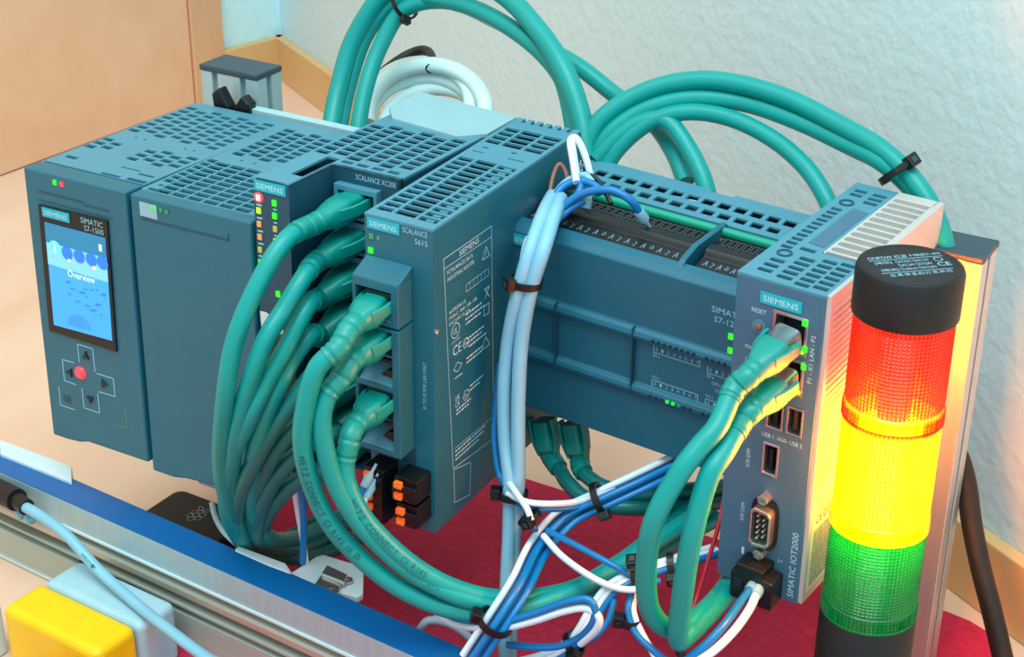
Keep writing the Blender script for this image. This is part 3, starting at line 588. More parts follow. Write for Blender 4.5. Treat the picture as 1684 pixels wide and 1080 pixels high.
# ------------------------------------------------------------ stack light
SX, SY = 433.4, 40.4
st = thing('stack_light', (SX, SY, ZF+2), 'three-tier signal tower, red over lit yellow over green, with round black cap', 'signal light'); zo = -(ZF+2)
R0 = 21
MB().lathe((0, 0, 150.5+zo), [(R0-.2, 0), (R0, .8), (R0, 18), (R0-.8, 19.8), (R0-2.4, 20.5), (R0-3.4, 20.2)], 64).build('cap', 'black_soft', st, smooth=True)
m = MB(); a_ = 42
def tp(u, v, w):
    ca, sa = math.cos(math.radians(a_)), math.sin(math.radians(a_)); u *= 1.05; v *= 1.05; return (u*ca-v*sa, u*sa+v*ca, 170.7+zo+w)
put(m, 'ONPOW', -14, 6, 9.5, 2.3, tp); put(m, '红波', -3.6, 6, 5, 2.6, tp); put(m, 'HBJD-40', 2.6, 6, 12, 2.3, tp); line(m, [(-14.4, 5), (14.6, 5)], .35, tp)
put(m, '[电压]', -13, 1.4, 6.4, 2.5, tp); put(m, '□AC/DC □AC12V', -5, 1.8, 13, 1.9, tp); put(m, '□AC24V □DC24V', -5, -1.4, 13, 1.9, tp); put(m, '[电流]', -13, -5, 6.4, 2.5, tp); put(m, '□≤60mA □AC220V', -5.6, -4.6, 14, 1.9, tp)
line(m, [(-14, -6.2), (13.6, -6.2)], .35, tp); put(m, 'CE', 9.4, -3.6, 5.2, 3.2, tp); ring(m, 11.6, 2.4, 1.6, .35, tp)
for k, c_ in enumerate('红黄绿蓝白灯亮声闪'): put(m, c_, -11.5+k*2.7, -9.4, 2, 2.2, tp)
m.build('lettering', 'print_dim', st)
def tier(z0, z1, m_, label, ringh=7, waffle=True):
    hh = z1-z0; r = MB(); prof = [(R0-1.1, z0+zo), (R0-1.1, z0+ringh+zo), (R0-1.6, z0+ringh+.5+zo), (R0-1.6, z1+zo)]
    o = MB().lathe((0,0,0), prof, 96, cap=False).build('lens', m_, st, smooth=True, label=label)
    # vertical prism strips and lower collar
    wf = MB(); nz = int((hh-ringh-1)/1.55); nk = 72
    for i in range(nz):
        z = z0+ringh+1+i*(hh-ringh-1)/nz+zo
        for k in range(nk):
            a = 2*math.pi*k/nk; da = 2*math.pi/nk*.36; dz = (hh-ringh-1)/nz*.36; r0, r1 = R0-1.62, R0-1.0; zc = z+.8
            wf.add([(r0*math.cos(a-da), r0*math.sin(a-da), zc-dz), (r0*math.cos(a+da), r0*math.sin(a+da), zc-dz), (r0*math.cos(a+da), r0*math.sin(a+da), zc+dz), (r0*math.cos(a-da), r0*math.sin(a-da), zc+dz), (r1*math.cos(a), r1*math.sin(a), zc)],
                   [(0,1,4),(1,2,4),(2,3,4),(3,0,4)])
    wf.build('waffle_relief', m_, o, kind='stuff')
    cg = MB()
    for k in range(120):
        a = 2*math.pi*k/120
        cg.add([((R0-1)*math.cos(a+s_), (R0-1)*math.sin(a+s_), zz+zo) for s_, zz in ((-.009, z0+1.4), (.009, z0+1.4), (.009, z0+ringh-1), (-.009, z0+ringh-1))]+[((R0-.55)*math.cos(a), (R0-.55)*math.sin(a), zz+zo) for zz in (z0+1.4, z0+ringh-1)], [(0,4,5,3),(4,1,2,5),(0,1,4),(3,5,2)])
    cg.build('collar_ribs', m_, o, kind='stuff')
    MB().lathe((0,0,0), [(R0-1.1, z0+zo), (R0-.5, z0+.3+zo), (R0-.5, z0+1.2+zo), (R0-1.1, z0+1.5+zo)], 96, cap=False).build('collar', m_, o, smooth=True)
    MB().lathe((0,0,0), [(R0-1.2, z1-.6+zo), (R0-1.2, z1+zo), (5, z1+zo), (5, z1-.6+zo)], 48, cap=False).build('lens_web', m_, o, smooth=True)
    return o
tier(104.2, 150.5, 'lens_red', 'red translucent lens with waffle relief'); tier(53.6, 104.2, 'lens_amber', 'glowing yellow lens'); tier(9.9, 53.6, 'lens_green', 'green translucent lens')
MB().lathe((0,0,0), [(6.5, 9.9+zo), (6.5, 60+zo)], 24).build('inner_column', 'lamp_tube', st, smooth=True)
MB().lathe((0,0,0), [(13, 64+zo), (13, 100+zo)], 32).build('lamp', 'lamp_core', st, smooth=True, label='glowing yellow lamp core')
MB().lathe((0,0,0), [(6.5, 104.2+zo), (6.5, 149+zo)], 24).build('inner_column', 'lamp_tube', st, smooth=True)
MB().lathe((0,0,0), [(R0-2, 0), (R0-2, 3), (R0-.6, 4), (R0-.6, 8.9+zo), (R0-1.4, 9.9+zo)], 64).build('base', 'black_soft', st, smooth=True)

# ------------------------------------------------------------ base bar, e-stop box and other low things
def frame_at(p, q):
    d = (q-p); d.z = 0; return math.atan2(d.y, d.x)
p0, p1 = at(0, 775, z=-45), at(640, 1060, z=-45); ang = frame_at(p0, p1); ca, sa = math.cos(ang), math.sin(ang)
bar = thing('base_bar', (p0.x, p0.y, ZF), 'long grooved aluminium base bar with blue top strip in front', 'profile', (0, 0, ang)); bh = -45-ZF; L0, L1, dp = -190, 620, 17.5
MB().prism([(0,0),(0,3),(.5,3.4),(.5,bh-40),(5,bh-40),(5,bh-36),(0,bh-36),(0,bh-34),(5,bh-34),(5,bh-29.5),(.4,bh-29),(0,bh-27.5),(0,bh-24.5),(.5,bh-23),(3.6,bh-22.6),(.3,bh-17.6),(0,bh-17.5),(0,bh-.6),(dp,bh-.6),(dp,0)], L0, L1, 'yz').build('profile', 'alu_x', bar, bevel=.3)
MB().box(L0, L1, -.3, 0, bh-16, bh-.6).build('fascia', 'alu', bar, bevel=.1)
MB().box(L0, L1, -1.1, 0, bh-17.5, bh-16).build('bright_lip', 'white_plastic', bar); MB().box(L0, L1, -.6, 0, 1, 2.4).build('bright_lip', 'white_plastic', bar)
MB().prism([(3.5,bh-22.5),(3.3,bh-22.5),(.1,bh-17.7),(.3,bh-17.7)], L0, L1, 'yz').build('groove_liner', 'groove_gold', bar)
MB().box(L0, L1, 4.8, 5, bh-34, bh-29.5).build('groove_liner', 'alu_groove', bar)
MB().box(L0, L1, -.2, 0, bh-27.5, bh-24.5).build('rib_face', 'alu_warm', bar)
MB().box(L0, L1, 4.8, 5, bh-40, bh-36).build('slot_liner', 'pale_wire', bar)
MB().box(L0, L1, -.1, dp+.1, bh-.6, bh).build('top_strip', 'blue_tape', bar, bevel=.15)
MB().box(L0, L1, 3.3, 3.5, 14, 18.5).build('slot_liner', 'pale_wire', bar)
def slab(name, pts, z0, z1, m_, bevel, label, cat):
    c = sum((Vector(p) for p in pts), Vector())/len(pts); r = MB().prism([(p.x, p.y) for p in pts], z0, z1, 'xy').build(name, m_, bevel=bevel); tag(r, label, cat); return r
W1 = [at(-30, 712, z=-43), at(0, 722, z=-43), at(118, 766, z=-43), at(118, 792, z=-43), at(0, 745, z=-43), at(-30, 735, z=-43)]
slab('white_duct', [W1[1], W1[2], W1[3]+Vector((0,0,0)), W1[4]], ZF, -43, 'white_plastic', .6, 'white plastic block behind the blue strip at the far left', 'block')
# white bracket with draw latch
br = thing('latch_bracket', at(520, 960, z=-47)+Vector((0,0,0)), 'white plastic bracket with shiny metal latch behind the base bar', 'bracket'); bo = br.location/S
def rel(p): return (p.x-bo.x, p.y-bo.y)
pp = [at(u, v, z=-47) for u, v in ((385,902),(392,897),(472,928),(480,940),(520,914),(532,911),(588,928),(598,942),(597,975),(588,981),(552,972),(500,962),(450,935))]
MB().prism([rel(p) for p in pp], -4, 0, 'xy').build('plate', 'white_plastic', br, bevel=.8)
pp = [at(u, v, z=-45) for u, v in ((470,927),(478,944),(440,930),(386,906),(392,898))]
MB().prism([rel(p) for p in pp], -8, 2.5, 'xy').build('side_block', 'white_plastic', br, bevel=.6)
q0, q1, q2, q3 = [Vector((*rel(at(u, v, z=-44)), 0)) for u, v in ((538,930),(572,946),(566,960),(528,945))]
MB().prism([(p.x, p.y) for p in (q0,q1,q2,q3)], .5, 4, 'xy').build('latch', 'steel', br, bevel=.7)
MB().prism([(p.x+1.2, p.y-7) for p in (q0,q1,q2,q3)], -.5, 2, 'xy').build('latch_plate', 'steel', br, bevel=.3)
e_ = Vector((*rel(at(572, 950, z=-44)), 1)); MB().lathe(e_, [(2.4, 0), (2.4, 1), (1.4, 1), (1.4, 0)], 20, cap=False).build('latch_eye', 'steel', br, smooth=True)
e_ = Vector((*rel(at(545, 962, z=-44)), 1)); MB().lathe(e_, [(1.5, 0), (1.5, 1.2)], 14).build('latch_rivet', 'steel', br, smooth=True)
MB().box(-3, 8, -6, 2, ZF+49, -4).build('bracket_foot', 'white_plastic', br)

# emergency stop enclosure
es = thing('switch_box', (60, -50, ZF+0), 'yellow lidded plastic switch box with pale grey base in the lower left corner', 'box', (0, 0, -.05)); hz = -70-ZF
MB().box(-33, 37, -1.5, 24, 0, hz).build('base', 'pale_plastic', es, bevel=4, seg=4)
MB().box(-33.5, 35.5, -29, -2, 0, hz+.4).build('lid', 'yellow', es, bevel=4.5, seg=4)
MB().lathe((22, -29.5, hz-10), [(2.6, 0), (2.6, 1.4), (1.4, 1.4), (1.2, .4)], 20, (0,-1,0)).build('lid_screw', 'brown_dark', es, smooth=True)
MB().lathe((30, 4, hz-9), [(4, 0), (4, 1.2), (3, 1.6)], 24, (0,0,1)) if False else None
# black box with berry outline
pi_ = [at(u, v, z=-82) for u, v in ((228,828),(292,803),(372,836))]
px, py = pi_[1].x, pi_[1].y
rb = thing('small_computer', (px+28, py-42, ZF), 'flat black computer case with berry outline lying behind the base bar', 'computer', (0, 0, -.02)); th = -82-ZF
cs = []
for cx, cy, a0 in ((22, 36, 0), (-22, 36, 90), (-22, -36, 180), (22, -36, 270)):
    for k in range(6): t = math.radians(a0+k*18); cs.append((cx+6*math.cos(t), cy+6*math.sin(t)))
MB().prism(cs, 0, th, 'xy').build('case', 'black_soft', rb, bevel=1)
m = MB(); c_ = at(322, 846, z=-82); lx, ly = c_.x-(px+28), c_.y-(py-42); tt = lambda u, v, w: (lx+u*.8, ly+v*.9, th+w)
for u, v, r_ in ((0,0,1.9),(-3,1.6,1.8),(3,1.6,1.8),(-3,-2.2,1.8),(3,-2.2,1.8),(0,-4.4,1.9),(0,3.2,1.7)): ring(m, u*1.2, v*1.2, r_*1.2, .35, tt, 14)
for sg in (-1, 1): line(m, [(0,5.6),(sg*2.4,8.8),(sg*5.6,8.6),(sg*4.4,6),(sg*.8,5)], .4, tt)
m.build('logo', 'print', rb)
# white pillar at left edge, small beige block under the wide module
pA = at(5, 1080, y=-75)
o = MB().box(pA.x-14, pA.x-1, -84, -70, ZF, -57).build('white_pillar', 'white_plastic', bevel=1.5); tag(o, 'white plastic pillar cut off by the left frame edge', 'pillar')
pA = at(357, 815, y=25)
o = MB().box(pA.x-6, pA.x+7, 18, 60, -30, -16.5).build('cable_duct', 'grey_cable', bevel=.6); tag(o, 'small light grey block under the plain module', 'block')

# ------------------------------------------------------------ cables
def pts(lst): return [at(u, v, y=y) if not isinstance(y, tuple) else Vector(y) for u, v, y in lst]
def cable(name, P, r, m_, label, cat='cable', group=None, parent=None, flat=1):
    o = MB().tube(P, r, 12, 7, flat=flat).build(name, m_, parent, smooth=True)
    if not parent: tag(o, label, cat, group)
    return o
def letter_path(P, txt, start, size, r, root, facing):
    Q = spline(P, 12); m = MB(); d = 0; i = 0; cum = [0]
    for a, b in zip(Q, Q[1:]): cum.append(cum[-1]+(b-a).length)
    s_ = start
    for ch in txt:
        if ch == ' ': s_ += size*.6; continue
        k = next((j for j in range(1, len(cum)) if cum[j] > s_), len(cum)-1)
        t = (Q[k]-Q[k-1]).normalized(); p = Q[k-1]+t*(s_-cum[k-1]); n = (facing-t*facing.dot(t)).normalized(); up = n.cross(t)
        vs, fs, asp = text_shape(ch); wd = min(asp, 1)*size*.8
        out = []
        for x, y in vs:
            out.append(p+t*(x*wd)+n*(r+.12)+up*((y-.5)*size*.9))
        m.add(out, fs); s_ += wd+size*.25
    m.build('lettering', 'print_cable', root)
def plugged(port, ax, path, r, m_, label, group, body='plug_green', wid=6.4, boot0=24, boot1=46, metal=False, text=None):
    """patch cable: plug body at the port, ribbed boot, then the jacket"""
    root = thing('patch_cable', port, label, 'cable', group=group); ax = ax.normalized(); sd = Vector((1,0,0)); sd = (sd-ax*sd.dot(ax)).normalized(); up = sd.cross(ax); up = up if up.z > 0 else -up
    z_ = Vector()
    P0 = z_
    MB().loft([(P0+ax*a, sd, up, w_, h_, p_) for a, w_, h_, p_ in ((0, wid-.6, 5.6, .35), (9, wid-.6, 5.6, .35), (10, wid, 6.2, .4), (15, wid, 6.2, .5), (boot0-2, 5.4, 5.4, .75), (boot0, 5, 5, .9))], 20).build('plug', 'steel' if metal else body, root, smooth=True)
    if metal: MB().loft([(P0+ax*a, sd, up, w_, h_, p_) for a, w_, h_, p_ in ((9.5, wid+.4, 6.2, .4), (15, wid+.2, 6.4, .5), (boot0-2, 5.6, 5.6, .75), (boot0, 5.2, 5.2, .9))], 20).build('plug_hood', body, root, smooth=True)
    for sg in (-1, 1):
        MB().loft([(P0+ax*a+sd*(sg*o_)+up*1, sd, up, 1.0, 3, .5) for a, o_ in ((-1 if not metal else 4, wid+1.2), (6, wid+1.5), (12, wid+.8), (18, wid-1))], 8).build('latch_arm', body, root, smooth=True)
    P = [port+ax*(boot0-1), port+ax*(boot0+5)]+path; Pl = [p-port for p in P]; Q = spline(Pl, 14)
    cum = [0]
    for q0_, q1_ in zip(Q, Q[1:]): cum.append(cum[-1]+(q1_-q0_).length)
    BL = boot1-boot0; n = 24; secs = []; nr = up.copy()
    for k in range(n+1):
        s_ = BL*k/n; j = max(1, next((j for j in range(1, len(cum)) if cum[j] >= s_), 1)); t = (Q[j]-Q[j-1]).normalized(); c_ = Q[j-1]+t*(s_-cum[j-1])
        nr = (nr-t*nr.dot(t)).normalized(); g_ = .38 if k % 4 == 2 and k < n-1 else 0; rr = 5.35-.5*k/n-g_; sg_ = 1 if k % 8 == 2 else -1
        secs.append((c_+(nr*.8+nr.cross(t)*.6)*(sg_*g_*.9), nr.cross(t), nr, rr, rr, 1))
    MB().loft(secs, 20).build('boot', body, root, smooth=True)
    MB().tube(Pl, r, 14, 8).build('jacket', m_, root, smooth=True)
    if text: letter_path(Pl, text[0], text[1], text[2], r, root, Vector((.35, -.75, .55)))
    return root, P
MX = Matrix.Translation(Vector((139.44, 1.33, 9.37))) @ Euler((-.02325, .00189, .01198)).to_matrix().to_4x4()
MS = Matrix.Translation(Vector((201.31, 3.2, 1.71))) @ Euler((.02124, .02201, .02105)).to_matrix().to_4x4()
MI = Matrix.Translation(Vector((362.26, 42.63, .96))) @ Euler((.03336, .01156, -.08766)).to_matrix().to_4x4()
ordn = ['topmost', 'second from top', 'third from top', 'fourth from top', 'fifth from top', 'sixth from top', 'seventh from top', 'lowest']
xcp = [
 [(472,393,-12),(428,460,-28),(386,560,-42),(369,665,-46),(364,765,-36),(380,840,-16),(402,885,4),(440,905,26),(500,880,60)],
 [(502,452,-8),(466,510,-22),(433,567,-34),(403,653,-40),(385,734,-38),(382,810,-22),(400,880,0),(440,900,30),(520,860,66)],
 [(507,502,-8),(473,566,-22),(440,625,-32),(412,685,-38),(382,750,-36),(372,820,-22),(386,872,-4),(430,915,26),(520,892,66)],
 [(512,550,-6),(484,585,-16),(460,630,-26),(430,700,-32),(415,770,-26),(418,840,-10),(445,885,12),(500,880,46),(570,845,80)],
 [(530,600,-8),(500,634,-18),(447,708,-28),(410,775,-28),(392,827,-18),(392,868,-4),(412,898,16),(470,905,40),(540,882,72)],
 [(545,655,-6),(492,696,-16),(450,745,-22),(425,800,-18),(415,850,-6),(436,895,14),(490,905,40),(570,862,76)],
 [(550,708,-4),(492,744,-12),(450,790,-16),(428,840,-10),(430,885,6),(480,905,34),(560,880,74)],
 [(552,765,0),(499,784,-6),(455,822,-8),(431,868,2),(440,905,18),(510,915,44),(600,880,80)]]
for k in range(8):
    pw = MX @ Vector((34, 33, PZ[k])); ax = Vector((-.1, -1, -.05-.05*k))
    plugged(pw, ax, pts(xcp[k]), 4.3, 'cable_green' if k < 4 else 'cable_deep', 'teal patch cable in the %s port of the recessed switch' % ordn[k], 'patch cables of the eight-port switch', boot1=46 if k < 4 else 42)
facing = Vector((.35, -.75, .55))
for k, (pi, path, txt, lab) in enumerate((
 (0, [(556,572,-38),(520,608,-46),(500,682,-50),(499,745,-50),(518,812,-46),(547,867,-42),(592,916,-36),(650,962,-30),(721,996,-22),(800,1010,-12),(861,1006,0),(930,994,18),(1010,955,44),(1090,900,74),(1180,850,104)], ('METZ CONNECT C1 RJ45 10 m', 70, 3.2), 'outer left teal cable from the top port of the slim router'),
 (1, [(564,618,-34),(536,655,-42),(530,708,-45),(547,782,-44),(577,841,-40),(621,893,-34),(680,942,-27),(760,982,-18),(850,1000,-4),(930,978,14),(1010,935,40),(1080,890,64),(1160,835,96)], ('CAT7 27S', 120, 2.8), 'middle teal cable from the second port of the slim router'),
 (3, [(575,722,-34),(568,782,-38),(592,841,-37),(629,886,-33),(680,930,-27),(735,962,-20),(800,982,-10),(870,984,4),(950,966,26),(1020,925,52),(1080,880,76),(1150,825,104)], ('METZ CONNECT C1 RJ45', 40, 3.2), 'inner teal cable from the lower port of the slim router'))):
    pw = MS @ Vector((12.5, -4, PS[pi])); pa = pts(path); plugged(pw, (pa[0]-pw).normalized()*.6+Vector((0, -.4, 0)), pa, 4.4, 'cable_green', lab, 'patch cables of the slim router', text=txt, boot0=22, boot1=44)
for k, (z, path, lab) in enumerate((
 (130, [(1207,641,4),(1180,700,-10),(1150,735,-18),(1116,780,-26),(1076,855,-32),(1063,929,-30),(1068,999,-24),(1098,1032,-14),(1140,1020,4),(1190,970,40),(1212,925,74)], 'left teal cable looping from the upper network port of the gateway'),
 (111, [(1222,688,6),(1193,740,-10),(1164,788,-20),(1137,887,-26),(1122,982,-24),(1115,1050,-18),(1134,1042,-6),(1175,1000,20),(1214,955,50),(1228,925,75)], 'right teal cable hanging from the lower network port of the gateway'))):
    pw = MI @ Vector((26, -1, z)); pa = pts(path); plugged(pw, (pa[0]-pw).normalized()*.75+Vector((0, -.25, 0)), pa, 4.4, 'cable_green', lab, 'patch cables of the gateway computer', boot0=23, boot1=42, metal=True)
for k, (u, v, path, lab) in enumerate(((893, 690, [(922,775,88),(935,795,82),(968,822,78),(1030,835,80),(1110,832,96),(1190,825,120)], 'left green plug and cable hanging under the long controller'),
                                       (942, 694, [(955,768,90),(968,785,86),(1000,803,84),(1060,812,88),(1130,806,104),(1190,800,124)], 'right green plug and cable hanging under the long controller'))):
    pw = at(u, v, y=96); plugged(pw, Vector((.3, -.1, -1)), pts(path), 3.9, 'cable_deep', lab, 'patch cables under the long controller', wid=5.2, boot0=14, boot1=30)
# arcs behind the modules
arcs = [
 ([(540,235,150),(556,150,170),(584,60,185),(642,-22,195),(720,-60,198),(820,-15,192),(885,50,180),(930,120,168),(957,200,158),(962,260,150)], 5.4, 'outermost teal cable of the tall arc behind the switch'),
 ([(554,240,156),(571,150,176),(601,60,190),(650,2,198),(700,-4,200),(780,14,195),(860,60,184),(915,115,176),(960,200,165),(942,265,155)][:8]+[(936,170,168),(950,260,156)], 4.6, 'inner teal cable of the tall arc behind the switch'),
 ([(584,242,150),(600,150,168),(626,75,184),(667,14,196),(740,2,203),(820,35,205),(900,80,204),(955,112,200),(1010,155,196),(1072,200,186),(1108,250,172),(1128,300,160)], 4.6, 'teal cable crossing down rightwards behind both arcs'),
 ([(960,250,152),(985,200,160),(1040,160,170),(1110,136,178),(1190,134,182),(1290,160,180),(1385,208,172),(1450,246,164),(1505,300,156),(1540,360,150),(1560,430,146)], 4.7, 'upper teal cable of the low arc ending at the right post'),
 ([(968,275,152),(1000,222,160),(1055,182,170),(1130,162,178),(1220,168,182),(1310,198,178),(1395,238,170),(1450,266,162),(1500,310,157),(1528,360,152),(1540,430,148)], 4.6, 'second teal cable of the low arc under the upper one'),
 ([(985,290,150),(1020,240,158),(1070,200,166),(1130,184,172),(1200,194,174),(1270,228,170),(1325,275,162),(1358,325,154),(1370,360,150)], 4.3, 'thin teal cable of the smallest right-hand arc'),
 ([(980,262,152),(1020,222,160),(1062,198,166),(1098,200,168),(1130,240,164),(1155,290,156),(1170,345,150)], 4.4, 'short teal cable dropping behind the middle of the long controller')]
for p_, r_, lab in arcs: cable('network_cable', pts(p_), r_, 'cable_green', lab, group='teal cables arching behind the modules')
# white coil with black core behind the adapter plate
cc = at(690, 190, y=185)
def arc(c, rx, rz, a0, a1, n=14, tilt=.25):
    return [Vector((c.x+rx*math.cos(math.radians(a0+(a1-a0)*k/n)), c.y+18*math.sin(k/n*3.14)+tilt*rz*math.sin(math.radians(a0+(a1-a0)*k/n)), c.z+rz*math.sin(math.radians(a0+(a1-a0)*k/n)))) for k in range(n+1)]
co = MB().tube(arc(cc, 38, 22, -20, 205), 4.6, 12, 3)
for dx, dz, rx in ((-4, -7, 36), (3, -12, 34), (-8, 1, 34)): co.tube(arc(cc+Vector((dx, 4, dz)), rx, 20, -20, 205), 4.2, 12, 3)
o = co.build('cable_coil', 'coil_white', smooth=True); tag(o, 'white coiled cable lying behind the adapter plate', 'cable')
o = cable('black_cable', arc(cc+Vector((-18, 16, 5)), 22, 19, 55, 160), 3, 'black_wire', 'black cable peeking over the white coil')
cable('power_cable', pts([(1560,735,172),(1577,752,172),(1590,800,170),(1598,860,166),(1612,930,160),(1630,1000,154),(1650,1085,148),(1664,1150,140)]), 5.2, 'black_soft', 'thick black cable hanging beside the right post')
# two flat pale cables down the middle
cable('flat_cable', pts([(908,322,92),(893,352,68),(872,410,48),(852,480,42),(836,560,42),(829,640,40),(830,720,38),(837,790,34),(837,870,30),(833,960,22),(830,1090,10)]), 3.3, 'grey_flat', 'left pale blue cable of the vertical pair in the middle', group='pale cable pair')
cable('flat_cable', pts([(922,326,92),(912,352,70),(894,410,50),(872,480,44),(858,560,42),(853,640,40),(852,720,38),(852,790,36),(846,870,33),(842,960,26),(838,1090,14)]), 3.4, 'grey_flat', 'right pale blue cable of the vertical pair in the middle', group='pale cable pair')
cable('flat_cable', pts([(896,335,96),(880,370,80),(866,405,70),(858,450,60),(846,500,52)]), 2.2, 'white_wire', 'cream wire running left beside the pale cable pair')
# low wire bundle crossing the red mat
def bundle(path, offs, mats_, r, labels, group):
    for (du, dv, dy), m_, lab in zip(offs, mats_, labels):
        cable('wire', pts([(u+du, v+dv, y+dy) for u, v, y in path]), r, m_, lab, 'wire', group)
W1p = [(1150,742,92),(1100,768,80),(1050,792,66),(985,822,52),(930,850,42),(886,900,22),(856,960,-4),(818,1020,-20),(775,1085,-28)]
bundle(W1p, [(-14,-8,0),(-7,-4,4),(0,0,-2),(7,5,3),(13,10,0),(3,-3,6)], ['white_wire','blue_wire','blue_wire','blue_wire','blue_wire','white_wire'], 1.7,
       ['white wire on the upper left edge of the main wire bundle', 'blue wire beside the white edge wire of the main bundle', 'blue wire in the middle of the main bundle', 'blue wire right of the middle of the main bundle', 'blue wire on the lower right edge of the main bundle', 'white wire hidden inside the main wire bundle'], 'main wire bundle')
W2p = [(1180,905,60),(1110,925,40),(1050,945,26),(1005,970,16),(975,1010,8),(950,1050,2),(910,1078,-4),(850,1095,-8)]
bundle(W2p, [(-6,-6,0),(0,0,0),(7,4,0),(-2,7,3)], ['white_wire','white_wire','blue_wire','blue_wire'], 1.7,
       ['upper white wire of the bundle curving under the gateway', 'lower white wire of the bundle curving under the gateway', 'blue wire outside the bundle curving under the gateway', 'blue wire inside the bundle curving under the gateway'], 'wires curving under the gateway')
for p_, m_, r_, lab in (
 ([(835,812,30),(870,826,26),(920,828,36),(960,822,48),(1010,800,60)], 'white_wire', 1.6, 'white wire linking the pale cables to the upper tie'),
 ([(838,822,32),(875,835,28),(925,836,38),(970,828,50),(1015,806,62)], 'blue_wire', 1.5, 'blue wire just below the white linking wire'),
 ([(838,795,32),(852,815,26),(866,835,22),(874,856,20)], 'white_wire', 1.6, 'short white wire ending in the small black tie'),
 ([(893,880,24),(925,915,18),(975,950,14),(1020,968,14),(1060,968,20)], 'white_wire', 1.6, 'single white wire sagging rightwards over the mat'),
 ([(900,872,26),(950,898,22),(1010,930,20),(1050,952,24),(1085,955,30)], 'blue_wire', 1.5, 'single blue wire running down right to the black ties'),
 ([(826,1034,-18),(880,1020,-16),(930,1004,-14),(965,1000,-12),(985,1015,-12),(980,1035,-12),(955,1058,-10)], 'white_wire', 1.8, 'white wire of the small loop by the lower tie'),
 ([(828,1024,-18),(880,1008,-16),(930,990,-14),(965,985,-12),(978,1000,-12),(974,1025,-12),(950,1050,-10),(905,1064,-10),(835,1060,-10)], 'blue_wire', 1.7, 'blue wire of the small loop by the lower tie'),
 ([(718,1008,-12),(750,1026,-14),(785,1032,-16),(815,1028,-18)], 'white_wire', 1.8, 'white wire between the base bar and the lower tie'),
 ([(724,1006,-12),(755,1018,-14),(795,1024,-16)], 'blue_wire', 1.5, 'blue wire above the white wire by the base bar'),
 ([(1038,975,20),(1033,1005,12),(1045,1040,4),(1075,1070,0),(1100,1090,-4)], 'blue_wire', 1.6, 'blue wire passing the small tie on the red mat'),
 ([(1042,978,22),(1042,1008,13),(1056,1042,5),(1075,1075,0),(1085,1095,-4)], 'white_wire', 1.6, 'white wire passing the small tie on the red mat'),
 ([(1010,985,14),(1000,1020,8),(980,1045,2),(950,1060,-2)], 'blue_wire', 1.5, 'blue wire arching left below the white bundle'),
 ([(822,600,46),(816,660,44),(813,720,40),(820,775,36),(832,800,32)], 'blue_wire', 1.7, 'blue wire left of the pale cable pair'),
 ([(846,700,42),(846,780,40),(843,860,36),(836,940,26)], 'blue_wire', 1.4, 'blue wire showing between the pale cable pair'),
 ([(860,845,30),(880,870,28),(880,900,30)], 'blue_wire', 1.4, 'short blue wire below the small black tie'),
 ([(495,745,6),(497,800,4),(500,860,4),(498,925,6)], 'blue_wire', 1.8, 'dark blue wire hanging behind the teal cable bunch'),
 ([(482,760,6),(486,815,4),(497,880,6),(503,925,8)], 'white_wire', 1.6, 'white wire hanging behind the teal cable bunch'),
 ([(348,825,22),(354,850,20),(368,875,18),(392,898,14)], 'white_wire', 1.5, 'white wire running over the black computer case'),
 ([(1192,815,60),(1180,870,50),(1165,920,44),(1148,975,36),(1140,1000,30)], 'red_wire', 1.0, 'thin red wire hanging left of the gateway'),
 ([(690,1035,-6),(705,1020,-4),(735,1024,0),(765,1042,2),(790,1070,2),(800,1090,0)], 'grey_cable', 2.0, 'grey cable arching out behind the base bar'),
 ):
    cable('wire', pts(p_), r_, m_, lab, 'wire')
# wires with end sleeves
def ended(name, p_, m_, r_, lab, sleeve='ferrule'):
    P = pts(p_); r = thing(name, P[0], lab, 'wire'); Q = [p-P[0] for p in P]; MB().tube(Q, r_, 10, 7).build('insulation', m_, r, smooth=True)
    t = (Q[-1]-Q[-2]).normalized(); MB().loft([(Q[-1]+t*a, t.orthogonal().normalized(), t.cross(t.orthogonal().normalized()), w_, w_, 1) for a, w_ in ((-1, r_+.5), (4, r_+.8), (7, .8), (11, .7))], 12).build('sleeve', sleeve, r, smooth=True); return r
ended('ended_wire', [(880,400,70),(905,362,76),(950,322,84),(1000,312,88),(1036,328,90),(1052,350,94)], 'blue_wire', 1.9, 'blue wire with clear sleeve hanging over the terminal strip')
ended('ended_wire', [(948,300,95),(942,262,104),(938,232,112),(948,228,114),(962,256,112),(972,300,108),(966,330,104)], 'white_wire', 1.8, 'white looped wire standing above the terminal strip')
ended('ended_wire', [(1120,1092,-18),(1158,1062,-12),(1190,1028,-2),(1216,992,16),(1234,968,27)], 'blue_wire', 1.9, 'blue wire plugged into the black power plug of the gateway')
ended('ended_wire', [(1120,1100,-20),(1168,1074,-12),(1206,1038,0),(1232,1002,16),(1244,976,26)], 'white_wire', 2.0, 'white wire curving into the power plug of the gateway')
ended('ended_wire', [(600,850,-20),(593,830,-20),(594,808,-18),(600,797,-16)], 'blue_wire', 1.5, 'blue wire clipped into the left terminal of the slim router')
ended('ended_wire', [(605,862,-20),(598,842,-20),(599,824,-18),(604,814,-16)], 'white_wire', 1.5, 'white wire clipped into the left terminal of the slim router')
